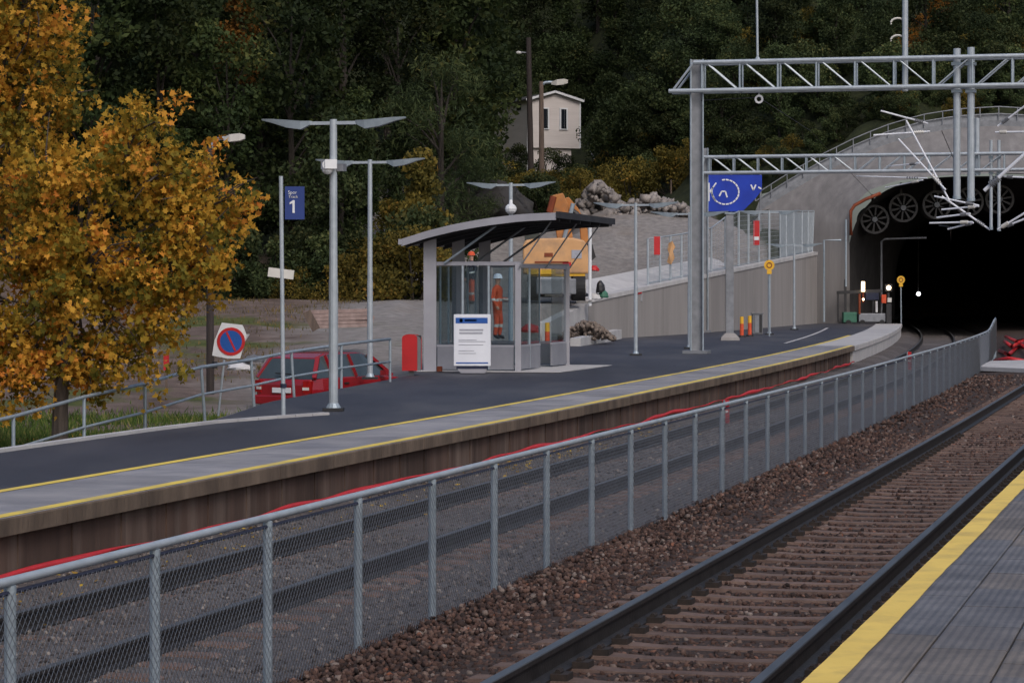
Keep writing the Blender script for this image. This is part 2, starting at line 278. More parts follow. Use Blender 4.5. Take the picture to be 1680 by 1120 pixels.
# ------------------------------------------------------------------ mesh helpers
WO = {}
def worigin(o): return WO.get(o.name, Vector((0,0,0))) if o else Vector((0,0,0))
def thing(name, label, cat, loc=(0,0,0), group=None, kind=None):
    o = bpy.data.objects.new(name, None); col.objects.link(o); o.location = loc; o.empty_display_size = .3
    WO[o.name] = Vector(loc); tag(o, label, cat, group, kind); return o
def tag(o, label=None, cat=None, group=None, kind=None):
    if label: o['label'] = label
    if cat: o['category'] = cat
    if group: o['group'] = group
    if kind: o['kind'] = kind
    return o
class MB:
    def __init__(s): s.v = []; s.f = []
    def add(s, vs, fs):
        n = len(s.v); s.v += [Vector(p) for p in vs]; s.f += [tuple(n+i for i in f) for f in fs]; return s
    def box(s, c, size, rz=0, rot=None):
        x, y, z = (k/2 for k in size)
        m = rot or Matrix.Rotation(rz, 3, 'Z'); c = Vector(c)
        vs = [c+m@Vector(p) for p in ((-x,-y,-z),(x,-y,-z),(x,y,-z),(-x,y,-z),(-x,-y,z),(x,-y,z),(x,y,z),(-x,y,z))]
        return s.add(vs, [(3,2,1,0),(4,5,6,7),(0,1,5,4),(1,2,6,5),(2,3,7,6),(3,0,4,7)])
    def beam(s, a, b, w, h):
        a = Vector(a); b = Vector(b); d = b-a
        q = d.to_track_quat('X', 'Z').to_matrix()
        return s.box((a+b)/2, (d.length, w, h), rot=q)
    def tube(s, a, b, r, n=8, r1=None):
        a = Vector(a); b = Vector(b); r1 = r if r1 is None else r1
        q = (b-a).to_track_quat('Z', 'Y').to_matrix()
        vs = []
        for p, k in ((a, r), (b, r1)):
            vs += [p+q@Vector((k*math.cos(2*math.pi*i/n), k*math.sin(2*math.pi*i/n), 0)) for i in range(n)]
        return s.add(vs, [(i, (i+1) % n, n+(i+1) % n, n+i) for i in range(n)]+[tuple(range(n-1, -1, -1)), tuple(range(n, 2*n))])
    def path(s, pts, r, n=8):
        for a, b in zip(pts, pts[1:]): s.tube(a, b, r, n)
        return s
    def pipe(s, pts, r, n=8):
        pts = [Vector(p) for p in pts]; rs = r if isinstance(r, list) else [r]*len(pts); vs = []
        for i, p in enumerate(pts):
            d = (pts[min(i+1, len(pts)-1)]-pts[max(i-1, 0)])
            q = d.to_track_quat('Z', 'Y').to_matrix()
            vs += [p+q@Vector((rs[i]*math.cos(2*math.pi*k/n), rs[i]*math.sin(2*math.pi*k/n), 0)) for k in range(n)]
        fs = [(j*n+k, j*n+(k+1) % n, (j+1)*n+(k+1) % n, (j+1)*n+k) for j in range(len(pts)-1) for k in range(n)]
        L = (len(pts)-1)*n
        return s.add(vs, fs+[tuple(range(n-1, -1, -1)), tuple(range(L, L+n))])
    def sweep(s, pts, prof, closed=True):
        pts = [Vector(p) for p in pts]; vs = []; n = len(prof)
        for i, p in enumerate(pts):
            d = pts[min(i+1, len(pts)-1)]-pts[max(i-1, 0)]; d.z = 0; d.normalize(); lat = Vector((d.y, -d.x, 0))
            vs += [p+lat*a+Vector((0, 0, b)) for a, b in prof]
        m = n if closed else n-1
        fs = [(j*n+k, (j+1)*n+k, (j+1)*n+(k+1) % n, j*n+(k+1) % n) for j in range(len(pts)-1) for k in range(m)]
        if closed: fs += [tuple(range(n)), tuple(range((len(pts)-1)*n+n-1, (len(pts)-1)*n-1, -1))]
        return s.add(vs, fs)
    def prism(s, poly, d):
        poly = [Vector(p) for p in poly]; d = Vector(d); n = len(poly)
        return s.add(poly+[p+d for p in poly], [tuple(range(n-1, -1, -1)), tuple(range(n, 2*n))]+[(i, (i+1) % n, n+(i+1) % n, n+i) for i in range(n)])
    def loft(s, rings, cap=True):
        n = len(rings[0]); vs = [p for r in rings for p in r]
        fs = [(j*n+k, j*n+(k+1) % n, (j+1)*n+(k+1) % n, (j+1)*n+k) for j in range(len(rings)-1) for k in range(n)]
        if cap: fs += [tuple(range(n-1, -1, -1)), tuple(range((len(rings)-1)*n, len(rings)*n))]
        return s.add(vs, fs)
    def disc(s, c, r, normal, t=.01, n=24, ri=0.):
        c = Vector(c); q = Vector(normal).to_track_quat('Z', 'Y').to_matrix()
        if not ri: return s.tube(c, c+Vector(normal).normalized()*t, r, n)
        P = lambda rad, h: [c+q@Vector((rad*math.cos(2*math.pi*i/n), rad*math.sin(2*math.pi*i/n), h)) for i in range(n)]
        rings = [P(r, 0), P(r, t), P(ri, t), P(ri, 0), P(r, 0)]
        return s.loft(rings, False)
    def sphere(s, c, r, sz=1, n=8, m=6):
        c = Vector(c); rings = []
        for j in range(m+1):
            a = math.pi*(j+.001)/(m+.002); rings.append([c+Vector((r*math.sin(a)*math.cos(2*math.pi*i/n), r*math.sin(a)*math.sin(2*math.pi*i/n), r*sz*math.cos(a))) for i in range(n)])
        return s.loft(rings)
    def build(s, name, m, parent=None, smooth=False, bevel=0, loc=None):
        me = bpy.data.meshes.new(name)
        if parent is None and loc is None:
            a = np.array([tuple(p) for p in s.v]); loc = Vector(((a[:,0].min()+a[:,0].max())/2, (a[:,1].min()+a[:,1].max())/2, a[:,2].min()))
        og = Vector(loc) if parent is None else worigin(parent)
        me.from_pydata([tuple(p-og) for p in s.v], [], s.f); me.update()
        o = bpy.data.objects.new(name, me); col.objects.link(o)
        if m: me.materials.append(M[m] if isinstance(m, str) else m)
        if parent: o.parent = parent; WO[o.name] = og
        else: o.location = og; WO[o.name] = og
        if smooth: me.polygons.foreach_set('use_smooth', [True]*len(me.polygons))
        if bevel:
            b = o.modifiers.new('bevel', 'BEVEL'); b.width = bevel; b.segments = 2; b.limit_method = 'ANGLE'
        return o
def share(name, me, parent, loc, rz=0, scale=None, tilt=0):
    o = bpy.data.objects.new(name, me); col.objects.link(o); o.parent = parent
    o.location = Vector(loc)-worigin(parent); o.rotation_euler = (tilt, 0, rz); WO[o.name] = Vector(loc)
    if scale: o.scale = scale
    return o
def local_mesh(mb, name, m):
    me = bpy.data.meshes.new(name); me.from_pydata([tuple(p) for p in mb.v], [], mb.f); me.update(); me.materials.append(M[m]); return me
def copy_tree(o, parent=None):
    c = o.copy(); col.objects.link(c)
    if parent: c.parent = parent
    for ch in list(o.children): copy_tree(ch, c)
    return c
def mesh_np(name, V, Fc, m=None, rnd=None):
    me = bpy.data.meshes.new(name); V = np.ascontiguousarray(V, dtype=np.float32); Fc = np.ascontiguousarray(Fc, dtype=np.int32); k = Fc.shape[1]
    me.vertices.add(len(V)); me.vertices.foreach_set('co', V.ravel())
    me.loops.add(Fc.size); me.loops.foreach_set('vertex_index', Fc.ravel())
    me.polygons.add(len(Fc)); me.polygons.foreach_set('loop_start', np.arange(0, Fc.size, k, dtype=np.int32))
    me.update(calc_edges=True)
    if rnd is not None:
        a = me.attributes.new('rnd', 'FLOAT', 'FACE'); a.data.foreach_set('value', np.ascontiguousarray(rnd, dtype=np.float32))
    if m: me.materials.append(M[m])
    return me
def rand_rot(n, r=rng):
    q = r.normal(size=(n, 4)); q /= np.linalg.norm(q, axis=1)[:, None]; a, b, c, d = q.T
    return np.stack([np.stack([1-2*(c*c+d*d), 2*(b*c-a*d), 2*(b*d+a*c)], 1), np.stack([2*(b*c+a*d), 1-2*(b*b+d*d), 2*(c*d-a*b)], 1), np.stack([2*(b*d-a*c), 2*(c*d+a*b), 1-2*(b*b+c*c)], 1)], 1)
MAPLE = np.array([(0,-.5,0),(.16,-.36,.04),(.46,-.40,.20),(.34,-.08,.10),(.56,.14,.26),(.22,.18,.06),(0,.60,-.14),(-.22,.18,.06),(-.56,.14,.26),(-.34,-.08,.10),(-.46,-.40,.20),(-.16,-.36,.04)])
LEAF4 = np.array([(0,-.55,0),(.32,0,.06),(0,.55,0),(-.32,0,.06)])
LEAF6 = np.array([(0,-.55,0),(.30,-.22,.05),(.34,.16,.08),(0,.6,0),(-.34,.16,.08),(-.30,-.22,.05)])
def leaf_mesh(name, pos, size, m, shape=LEAF4, rnd=None, flat=0., r=rng):
    n = len(pos); Rm = rand_rot(n, r)
    if flat:                                   # bias the leaf planes towards level
        Rm[:, 2, :2] *= (1-flat); 
    s = size*(r.uniform(.5, 1.45, n))
    V = np.einsum('nij,kj->nki', Rm, shape)*s[:, None, None]+pos[:, None, :]
    k = len(shape); Fc = np.arange(n*k).reshape(n, k)
    return mesh_np(name, V.reshape(-1, 3), Fc, m, r.random(n) if rnd is None else rnd)
ICO_V = None
def ico():
    p = (1+5**.5)/2
    v = np.array([(-1,p,0),(1,p,0),(-1,-p,0),(1,-p,0),(0,-1,p),(0,1,p),(0,-1,-p),(0,1,-p),(p,0,-1),(p,0,1),(-p,0,-1),(-p,0,1)], float); v /= np.linalg.norm(v[0])
    f = np.array([(0,11,5),(0,5,1),(0,1,7),(0,7,10),(0,10,11),(1,5,9),(5,11,4),(11,10,2),(10,7,6),(7,1,8),(3,9,4),(3,4,2),(3,2,6),(3,6,8),(3,8,9),(4,9,5),(2,4,11),(6,2,10),(8,6,7),(9,8,1)])
    return v, f
def stones(name, pos, size, m, parent=None, label=None, cat=None):
    v, f = ico(); n = len(pos)
    V = v[None]*rng.uniform(.62, 1.2, (n, 12, 1))*rng.uniform(.6, 1.15, (n, 1, 3))
    V = np.einsum('nij,nkj->nki', rand_rot(n), V)*np.asarray(size).reshape(-1, 1, 1)+pos[:, None, :]
    Fc = (f[None]+12*np.arange(n)[:, None, None]).reshape(-1, 3)
    me = mesh_np(name, V.reshape(-1, 3), Fc, m, np.repeat(rng.random(n), 20)); o = bpy.data.objects.new(name, me); col.objects.link(o)
    if parent: o.parent = parent; me.transform(Matrix.Translation(-worigin(parent)))
    tag(o, label, cat, None, 'stuff'); return o
def textobj(name, body, size, loc, m, parent, rot=(R(90),0,0), ext=.002):
    cu = bpy.data.curves.new(name, 'FONT'); cu.body = body; cu.size = size; cu.align_x = 'CENTER'; cu.align_y = 'CENTER'; cu.extrude = ext
    o = bpy.data.objects.new(name, cu); col.objects.link(o); bpy.context.view_layer.update()
    me = bpy.data.meshes.new_from_object(o.evaluated_get(bpy.context.evaluated_depsgraph_get())); bpy.data.objects.remove(o)
    n = bpy.data.objects.new(name, me); col.objects.link(n); me.materials.clear(); me.materials.append(M[m])
    n.parent = parent; n.location = Vector(loc)-worigin(parent); n.rotation_euler = rot; return n
TH = math.atan(.2493); US = Vector((math.sin(TH), math.cos(TH), 0)); VS = Vector((math.cos(TH), -math.sin(TH), 0))
def line(fn, y0, y1, step, z): 
    n = max(1, int(round((y1-y0)/step))); return [Vector((fn(y0+(y1-y0)*i/n), y0+(y1-y0)*i/n, z+g(y0+(y1-y0)*i/n))) for i in range(n+1)]
def heading(fn, Y): return -math.atan((fn(Y+.5)-fn(Y-.5)))

# ------------------------------------------------------------------ ground
def build_ground():
    Ys = list(np.arange(4, 30, 2.))+list(np.arange(30, 132.1, 1.))+[134.0,136.5,138.]+list(np.arange(141, 200, 3.))+list(np.arange(200, 431, 7.))+[600,900]
    offs = [-260,-150,-100,-75,-60,-50,-42,-36,-31,-27,-24]+list(np.arange(-21.5, -.8, 1.))+[-.42,.06,1.5,4,8,12,16,19.5,23,26,30,35,42,52,70,100,160,260]
    V = []; Fc = []; n = len(offs)
    for Y in Ys:
        for o in offs:
            X = X_back(Y)+o; V.append((X, Y, terrain(X, min(Y, 430))))
    for j in range(len(Ys)-1):
        for i in range(n-1):
            cx = X_back((Ys[j]+Ys[j+1])/2)+(offs[i]+offs[i+1])/2
            if 132 <= Ys[j] < 138 and 12.8 < cx < 2*TCX-12.8: continue
            Fc.append((j*n+i, j*n+i+1, (j+1)*n+i+1, (j+1)*n+i))
    o = bpy.data.objects.new('ground', mesh_np('ground', np.array(V), np.array(Fc), 'ground')); col.objects.link(o)
    tag(o, 'brown soil, gravel and rough grass rising to the wooded hillside', 'ground', kind='structure')
build_ground()

# track beds
def strip(name, cols_, y0, y1, step, m, label, cat, rough=0.):
    V = []; Fc = []; n = len(cols_); k = int((y1-y0)/step)
    for j in range(k+1):
        Y = y0+(y1-y0)*j/k
        for i, (fn, a, z) in enumerate(cols_): V.append((fn(Y)+a, Y, z+g(Y)+rough*(rng.random()-.5)))
    for j in range(k):
        for i in range(n-1): Fc.append((j*n+i, j*n+i+1, (j+1)*n+i+1, (j+1)*n+i))
    o = bpy.data.objects.new(name, mesh_np(name, np.array(V), np.array(Fc), m)); col.objects.link(o)
    return tag(o, label, cat, kind='structure')
gravel_bed = strip('gravel_bed', [(X_edge,-.3,-.30),(X_edge,.35,-.31),(X_edge,.62,-.42),(X_edge,1.0,-.475),(X_edge,2.5,-.475),(X_edge,2.9,-.5),(X_edge,3.5,-.52),(X_edge,4.05,-.5),(X_edge,4.5,-.5)], 8, 200, 1., 'gravelbed', 'grey gravel bed between the far platform wall and the mesh fence', 'gravel', .02)
ballast_bed = strip('ballast_bed', [(X_fence,-.62,-.55),(X_fence,-.28,-.33),(X_fence,.0,-.25),(X_fence,.6,-.225),(X_near,-1.3,-.20),(X_near,1.3,-.20),(X_near,1.7,-.26),(X_near,2.6,-.4),(X_near,6,-.45)], 6, 200, 1., 'ballast', 'dark brown ballast bed carrying the near track', 'ballast', .015)

def scatter(y0, y1, dens, fn0, a0, fn1, a1, zfn):
    L = y1-y0; w_ = (fn1(y0)+a1)-(fn0(y0)+a0); n = int(L*w_*dens)
    Y = rng.uniform(y0, y1, n); t = rng.random(n)
    P = np.zeros((n, 3))
    for i in range(n):
        xa = fn0(Y[i])+a0; xb = fn1(Y[i])+a1; x = xa+(xb-xa)*t[i]
        P[i] = (x, Y[i], zfn(x, Y[i])+g(Y[i]))
    return P
def bz(x, Y):                                    # ballast surface
    a = x-X_fence(Y)
    if a < .0: return -.25+a*.5
    c = abs(x-X_near(Y))
    base = -.225
    if .72 < c < .86: base = -.24
    return base
Pa = np.concatenate([scatter(10.5, 19, 640, X_fence, -.45, X_near, 1.75, bz), scatter(19, 28, 420, X_fence, -.45, X_near, 1.6, bz), scatter(28, 46, 170, X_fence, -.45, X_near, 1.4, bz), scatter(46, 75, 34, X_fence, -.45, X_near, 1.2, bz)])
keep = np.ones(len(Pa), bool)
Pa[:, 2] += rng.uniform(-.018, .028, len(Pa)); 
sz = rng.uniform(.016, .034, len(Pa))*np.interp(Pa[:, 1], [19, 28, 46, 75], [1, 1.15, 1.5, 1.9])
innear = np.abs(Pa[:, 0]-np.array([X_near(y) for y in Pa[:, 1]])) < 1.3
Pa[innear, 2] += .010; sz[innear] *= .88
lat_ = Pa[:, 0]-np.array([X_near(y) for y in Pa[:, 1]]); ph = ((Pa[:, 1]+lat_*.2407-7.3)/(.6/math.sqrt(1+.2565**2))+.5) % 1-.5
keep = ~((np.abs(lat_) < 1.27) & (np.abs(ph) < .19) & (rng.random(len(Pa)) < .93)); Pa = Pa[keep]; sz = sz[keep]
stones('ballast_stones', Pa, sz, 'stone', ballast_bed)
def gz(x, Y):
    return float(np.interp(x-X_edge(Y), [-.3,.35,.62,1.0,2.5,2.9,3.5,4.05,4.5], [-.30,-.31,-.42,-.475,-.475,-.5,-.52,-.5,-.5]))
Pg = np.concatenate([scatter(17, 30, 95, X_edge, .1, X_edge, 4.2, gz), scatter(30, 55, 40, X_edge, .1, X_edge, 4.2, gz)])
stones('gravel_stones', Pg, rng.uniform(.016, .036, len(Pg)), 'stone_g', gravel_bed)
# yellow leaves blown against the wall foot
n = 900; Yl = rng.uniform(19, 60, n); cl = np.repeat(rng.uniform(19, 60, 60), 15)[:n]; Yl = cl+rng.normal(0, .35, n)
Pl = np.array([(X_edge(y)+a, y, gz(X_edge(y)+a, y)+.03) for y, a in zip(Yl, np.abs(rng.normal(.55, .22, n)))])
o = bpy.data.objects.new('fallen_leaves', leaf_mesh('fallen_leaves', Pl, .06, 'fallen', LEAF4, flat=.6)); col.objects.link(o); o.parent = gravel_bed; tag(o, kind='stuff')

# ------------------------------------------------------------------ tracks
RP = [(-.075,-.172),(.075,-.172),(.075,-.160),(.012,-.140),(.012,-.045),(.036,-.034),(.036,-.006),(-.036,-.006),(-.036,-.034),(-.012,-.045),(-.012,-.140),(-.075,-.160)]
def track(name, fn, z, y0, ys, y1, label, fast):
    tr = thing(name, label, 'railway track', (fn(y0), y0, z), kind='structure')
    for sgn in (-1, 1):
        f2 = lambda Y, s_=sgn: fn(Y)+s_*.7525/.9685
        ra = MB().sweep(line(f2, y0, y1, 2., z), RP).build('rail', 'rail', tr)
        MB().sweep(line(f2, y0, y1, 2., z), [(-.034,-.007),(.034,-.007),(.030,0),(-.030,0)]).build('running_surface', 'railtop', ra)
    b = MB()                                        # concrete sleeper with sloping shoulders
    secs = [(-1.25,.10,-.02),(-1.2,.11,0),(-.55,.11,0),(-.35,.085,-.010),(.35,.085,-.010),(.55,.11,0),(1.2,.11,0),(1.25,.10,-.02)]
    b.loft([[Vector((x,-w_-.02,-.2)), Vector((x,w_+.02,-.2)), Vector((x,w_-.01,t_)), Vector((x,-w_+.01,t_))] for x, w_, t_ in secs])
    me = local_mesh(b, 'sleeper', 'sleeper')
    fb = MB()
    for sgn in (-1, 1):
        for k in (-1, 1):
            fb.box((sgn*.7525+k*.125, 0, .02), (.11, .16, .045)); fb.tube((sgn*.7525+k*.11, -.05, .05), (sgn*.7525+k*.11, .05, .05), .02, 6)
    fm = local_mesh(fb, 'rail_fastening', 'fastener')
    Y = y0+.3
    while Y < ys:
        s = share('sleeper', me, tr, (fn(Y), Y, z-.172+g(Y)+random.uniform(-.004, .004)), heading(fn, Y)+random.uniform(-.004, .004))
        if fast and Y < 45: share('rail_fastening', fm, s, s_world(s), 0)
        Y += .6/math.sqrt(1+.2565**2)
    return tr
def s_world(s): return WO[s.name]
track('near_track', X_near, 0, 7, 66, 200, 'rust brown railway track beside the near platform', True)
track('far_track', X_far, -.3, 12, 72, 200, 'railway track behind the mesh fence, along the far platform', False)

# ------------------------------------------------------------------ far platform
pf = thing('far_platform', 'long asphalt platform beyond the fence, with yellow edge lines', 'platform', (X_edge(40), 40, PZ-.75), kind='structure')
V = []; Fc = []; Ys = np.arange(12, 200, 1.); cols_ = 7
for Y in Ys:
    xa = X_back(Y) if Y < 137 else X_back(Y); xb = X_edge(Y)-1.32
    for i in range(cols_): V.append((xa+(xb-xa)*i/(cols_-1), Y, PZ+g(Y)))
for j in range(len(Ys)-1):
    for i in range(cols_-1): Fc.append((j*cols_+i, j*cols_+i+1, (j+1)*cols_+i+1, (j+1)*cols_+i))
me = mesh_np('asphalt', np.array(V), np.array(Fc), 'asphalt'); me.transform(Matrix.Translation(-worigin(pf)))
o = bpy.data.objects.new('asphalt', me); col.objects.link(o); o.parent = pf
MB().sweep(line(X_back, 12, 97, 1., PZ), [(-.02,-.004),(.0,-.004),(.0,-1.1),(-.02,-1.1)]).build('back_face', 'concrete', pf)
# edge slabs, wall panels
SL = 2.0
me_slab = local_mesh(MB().prism([(-1.29,-SL/2+.006,-.165),(.0,-SL/2+.006,-.165),(.0,-SL/2+.006,-.012),(-.012,-SL/2+.006,0),(-1.29,-SL/2+.006,0)], (0,SL-.012,0)), 'edge_slab', 'paving')
me_front = local_mesh(MB().prism([(.0,-SL/2+.008,-.163),(.012,-SL/2+.008,-.163),(.012,-SL/2+.008,-.02),(.002,-SL/2+.008,-.004),(0,-SL/2+.008,-.004)], (0,SL-.016,0)), 'slab_face', 'edgefront')
me_panel = local_mesh(MB().box((0,0,-.4), (.08,1.19,.5)).box((.045,.6,-.4), (.02,.10,.49)), 'wall_panel', 'wallpanel')
Y = 14.; 
while Y < 88.5:
    h = heading(X_edge, Y); s = share('edge_slab', me_slab, pf, (X_edge(Y), Y, PZ+g(Y)), h); share('slab_face', me_front, s, WO[s.name]); Y += SL*math.cos(h)
YN = Y-SL/2
Y = 14.
while Y < 88.3:
    h = heading(X_edge, Y); share('wall_panel', me_panel, pf, (X_edge(Y)-.13+random.uniform(-.006,.006), Y, PZ+g(Y)+random.uniform(-.004,.004)), h); Y += 1.2*math.cos(h)
# newer concrete edge towards the tunnel, in blocks
YT = 134.
nb = int((YT-YN)/3.)
for i in range(nb):
    a = YN+(YT-YN)*i/nb; b_ = YN+(YT-YN)*(i+1)/nb
    MB().sweep(line(X_edge, a+.01, b_-.01, 1.5, PZ), [(-1.3,0),(-.02,0),(0,-.02),(0,-.17),(-.05,-.2),(-.05,-.75),(-1.3,-.75)]).build('edge_block', 'newconcrete', pf)
MB().sweep(line(X_edge, 14, YN, 1.5, PZ+.004), [(-.16,0),(-.012,0),(-.012,.001),(-.16,.001)]).build('yellow_line', 'yellow', pf)
MB().sweep(line(X_edge, 14, 105, 1.5, PZ+.004), [(-1.42,0),(-1.285,0),(-1.285,.001),(-1.42,.001)]).build('yellow_line', 'yellow', pf)
fw = lambda Y: X_edge(Y)-2.6-.02*(Y-90)
MB().sweep(line(fw, 92, 122, 1.5, PZ+.004), [(-.06,0),(.06,0),(.06,.001),(-.06,.001)]).build('white_line', 'concrete_l', pf)
# kerb along the back
kp = [on(x, y) for x, y in ((-160,762),(0,741),(120,724),(250,706),(350,694),(450,686),(535,680))]
for a, b_ in zip(kp, kp[1:]):
    m_ = 3
    for i in range(m_):
        p = a.lerp(b_, i/m_); q = a.lerp(b_, (i+1)/m_); d = (q-p).normalized()*.008
        MB().beam(p+d+Vector((0,0,.01)), q-d+Vector((0,0,.01)), .14, .06).build('kerb_stone', 'newconcrete', pf)

# ------------------------------------------------------------------ near platform
pn = thing('near_platform', 'paved near platform with a bold yellow edge line', 'platform', (X_np(12), 12, 0), kind='structure')
NPH = -math.atan(.2605); NU = Vector((-math.sin(NPH), math.cos(NPH), 0)); NV = Vector((math.cos(NPH), math.sin(NPH), 0))
P0 = Vector((X_np(6), 6, .70))
MB().prism([P0+NV*.06+Vector((0,0,-.07)), P0+NV*5+Vector((0,0,-.07)), P0+NV*5+Vector((0,0,-1.4)), P0+NV*.06+Vector((0,0,-1.4))], NU*60).build('platform_wall', 'concrete', pn)
def slabmesh(nm, Ls, W): return local_mesh(MB().prism([(.004,.004,-.069),(W-.004,.004,-.069),(W-.004,.004,-.005),(W-.010,.004,0),(.010,.004,0),(.004,.004,-.005)], (0,Ls-.008,0)), nm, 'slab')
m0 = slabmesh('edge_paving', 1.6, .36); m1 = slabmesh('paving', .8, .34); m2 = slabmesh('paving', .4, .34)
for i in range(26): share('paving_slab', m0, pn, P0+NU*(1.6*i), NPH)
for r_ in range(1, 6):
    L_ = .8 if r_ % 2 else .4; me = slabmesh('paving', L_, .34)
    for i in range(int(24/L_)): share('paving_slab', me, pn, P0+NU*(L_*i+.37*r_ % 1.6)+NV*(.36+.34*(r_-1))+Vector((0,0,random.uniform(-.002,.002))), NPH)
wob = []
for i in range(140):
    s_ = i*.3; wob.append((s_, random.uniform(-.0015,.0015), random.uniform(-.0025,.0025)+.003*math.sin(i*.37)))
V = []; 
for s_, a, b_ in wob: V += [P0+NU*s_+NV*(-.018+a)+Vector((0,0,.005)), P0+NU*s_+NV*(.125+b_)+Vector((0,0,.005))]
MB().add(V, [(2*i, 2*i+1, 2*i+3, 2*i+2) for i in range(len(wob)-1)]).build('yellow_line', 'yellow_n', pn)
nb_ = MB().prism([P0+NV*(-.03)+Vector((0,0,-.07)), P0+NV*.06+Vector((0,0,-.07)), P0+NV*.06+Vector((0,0,-.002)), P0+NV*(-.02)+Vector((0,0,-.002)), P0+NV*(-.024)+Vector((0,0,-.015))], NU*60).build('edge_nosing', 'edgefront', pn)

# ------------------------------------------------------------------ mesh fence between the tracks
fence = thing('mesh_fence', 'long galvanised wire mesh fence standing between the two tracks', 'fence', (X_fence(12), 12, -.3))
FH = 1.10
mp_ = local_mesh(MB().tube((0,0,-.25), (0,0,FH-.02), .030, 10), 'post', 'galv')
mb = MB(); pitch = .062; Lp = 1.885; nW = int((Lp+1.05)/pitch)
for k in range(-int(1.05/pitch)-1, int(Lp/pitch)+1):
    for sg in (0, 1):
        y0_, y1_ = k*pitch, k*pitch+1.05*.95; z0_, z1_ = .02, 1.05
        if sg: y0_, y1_ = y1_, y0_
        pts = []
        lo, hi = 0., 1.                                 # clip to the panel
        dy = y1_-y0_
        for bound in (0., Lp):
            tt = (bound-y0_)/dy
            if 0 < tt < 1:
                inside0 = 0 <= y0_ <= Lp
                if (dy > 0 and bound == 0.) or (dy < 0 and bound == Lp): lo = max(lo, tt)
                else: hi = min(hi, tt)
        if not (0 <= y0_+dy*(lo+hi)/2 <= Lp) or hi-lo < .03: continue
        A = (.005*(1 if sg else -1), y0_+dy*lo, z0_+(z1_-z0_)*lo); B = (.005*(1 if sg else -1), y0_+dy*hi, z0_+(z1_-z0_)*hi)
        mb.tube(A, B, .0019, 3)
mm = local_mesh(mb, 'wire_mesh', 'wire')
Yp = []; Y = 11.14
while Y < 92.5: Yp.append(Y); Y += 1.885*math.cos(heading(X_fence, Y))
up = lambda Y: .30*smooth(84, 92, Y)
for i, Y in enumerate(Yp):
    share('post', mp_, fence, (X_fence(Y), Y, -.25+g(Y)+up(Y)), 0)
    if i+1 < len(Yp):
        p = Vector((X_fence(Y), Y, -.25+g(Y)+up(Y))); q = Vector((X_fence(Yp[i+1]), Yp[i+1], -.25+g(Yp[i+1])+up(Yp[i+1])))
        s = share('wire_mesh', mm, fence, p+VS*.036, -math.atan2(q.x-p.x, q.y-p.y)); s.rotation_euler[0] = math.atan2(q.z-p.z, 1.885)
tp = [Vector((X_fence(Y), Y, -.25+g(Y)+FH+up(Y))) for Y in Yp]
MB().pipe(tp, .024, 10).build('top_rail', 'galv_l', fence, smooth=True)
MB().pipe([p-Vector((0,0,.055)) for p in tp], .012, 6).build('rail_shade_strip', 'navy', fence)  # dark blue strip stands in for the shaded underside of the top rail

# red cable duct along the foot of the far platform wall
pts = []; rs = []
for i in range(330):
    Y = 17+i*.215
    pts.append(Vector((X_edge(Y)+.10+.03*math.sin(Y*.9), Y, -.215+g(Y)+.012*math.sin(Y*1.1)+.010*math.sin(Y*2.7+1)))); rs.append(max(.008, .024+.017*math.sin(Y*.62)+.009*math.sin(Y*2.1)))
tag(MB().pipe(pts, rs, 8).build('cable_duct', 'redplastic', smooth=True), 'long wavy red plastic duct lying along the foot of the far platform wall', 'cable duct')

# ------------------------------------------------------------------ platform lamps
def lamp_head(b, s):
    secs = [(.38,.0,.05,.05),(.42,.0,.075,.10),(.55,.0,.14,.16),(.80,.02,.125,.17),(1.05,.04,.065,.13),(1.235,.045,.025,.07)]
    rings = []
    for r_, zt, h_, w_ in secs:
        rings.append([VS*(s*r_)+US*a*w_/2+Vector((0,0,c)) for a, c in ((-1,zt),(1,zt),(.8,zt-h_),(-.8,zt-h_))])
    return b.loft(rings)
def lamp(base, ztop, label, rp=.055, camera=False, cam2=False):
    base = Vector(base); t = thing('platform_lamp', label, 'lamp post', (0,0,0), 'twin armed lamps along the far platform')
    H = ztop-base.z
    MB().tube((0,0,.02), (0,0,H*.45), rp*1.12, 12).tube((0,0,H*.45), (0,0,H), rp, 12, rp*.86).build('pole', 'galv_l', t, smooth=False)
    MB().box((0,0,.03), (.34,.34,.05)).build('base_plate', 'blacksteel', t)
    MB().tube((0,0,.05), (0,0,.13), rp*1.9, 12, rp*1.2).build('collar', 'galv', t)
    MB().beam(VS*-.4+Vector((0,0,H-.06)), VS*.4+Vector((0,0,H-.06)), .05, .055).build('arm', 'galv_l', t)
    for s in (-1, 1):
        hb = MB(); lamp_head(hb, s); 
        for i in range(len(hb.v)): hb.v[i].z += H-.02
        hb.build('lamp_head', 'galv', t)
    if camera:
        c = MB().box((-.07,-.06,H*.845), (.20,.30,.15), .3).tube((-.09,-.20,H*.845-.01), (-.09,-.1,H*.845-.01), .08, 12).sphere((-.09,-.09,H*.845-.07), .10, 1, 10, 6).build('camera', 'white', t)
        if True: MB().box((.12,.04,H*.835), (.14,.2,.12), -.2).build('camera', 'galv_d', t)
    if cam2: MB().sphere((0,-.12,cam2-base.z), .16, .9, 10, 6).tube((0,-.1,cam2-base.z+.05), (0,0,cam2-base.z+.25), .05).build('camera', 'white', t)
    t.location = base; WO[t.name] = base
    return t
b1 = on(547,674); lamp(b1, at(547,196,b1.y).z, 'tall twin armed lamp beside the blue platform sign, white camera on its pole', .068, True)
b2 = on(607,622); lamp(b2, at(607,262,b2.y).z, 'twin armed lamp just behind the red car, left of the shelter', .055)
b3 = Vector((-.03, 72.5, PZ+g(72.5))); lamp(b3, at(838,300,b3.y).z, 'twin armed lamp showing above the shelter roof, small white camera below its head', .06, False, at(838,343,b3.y).z)
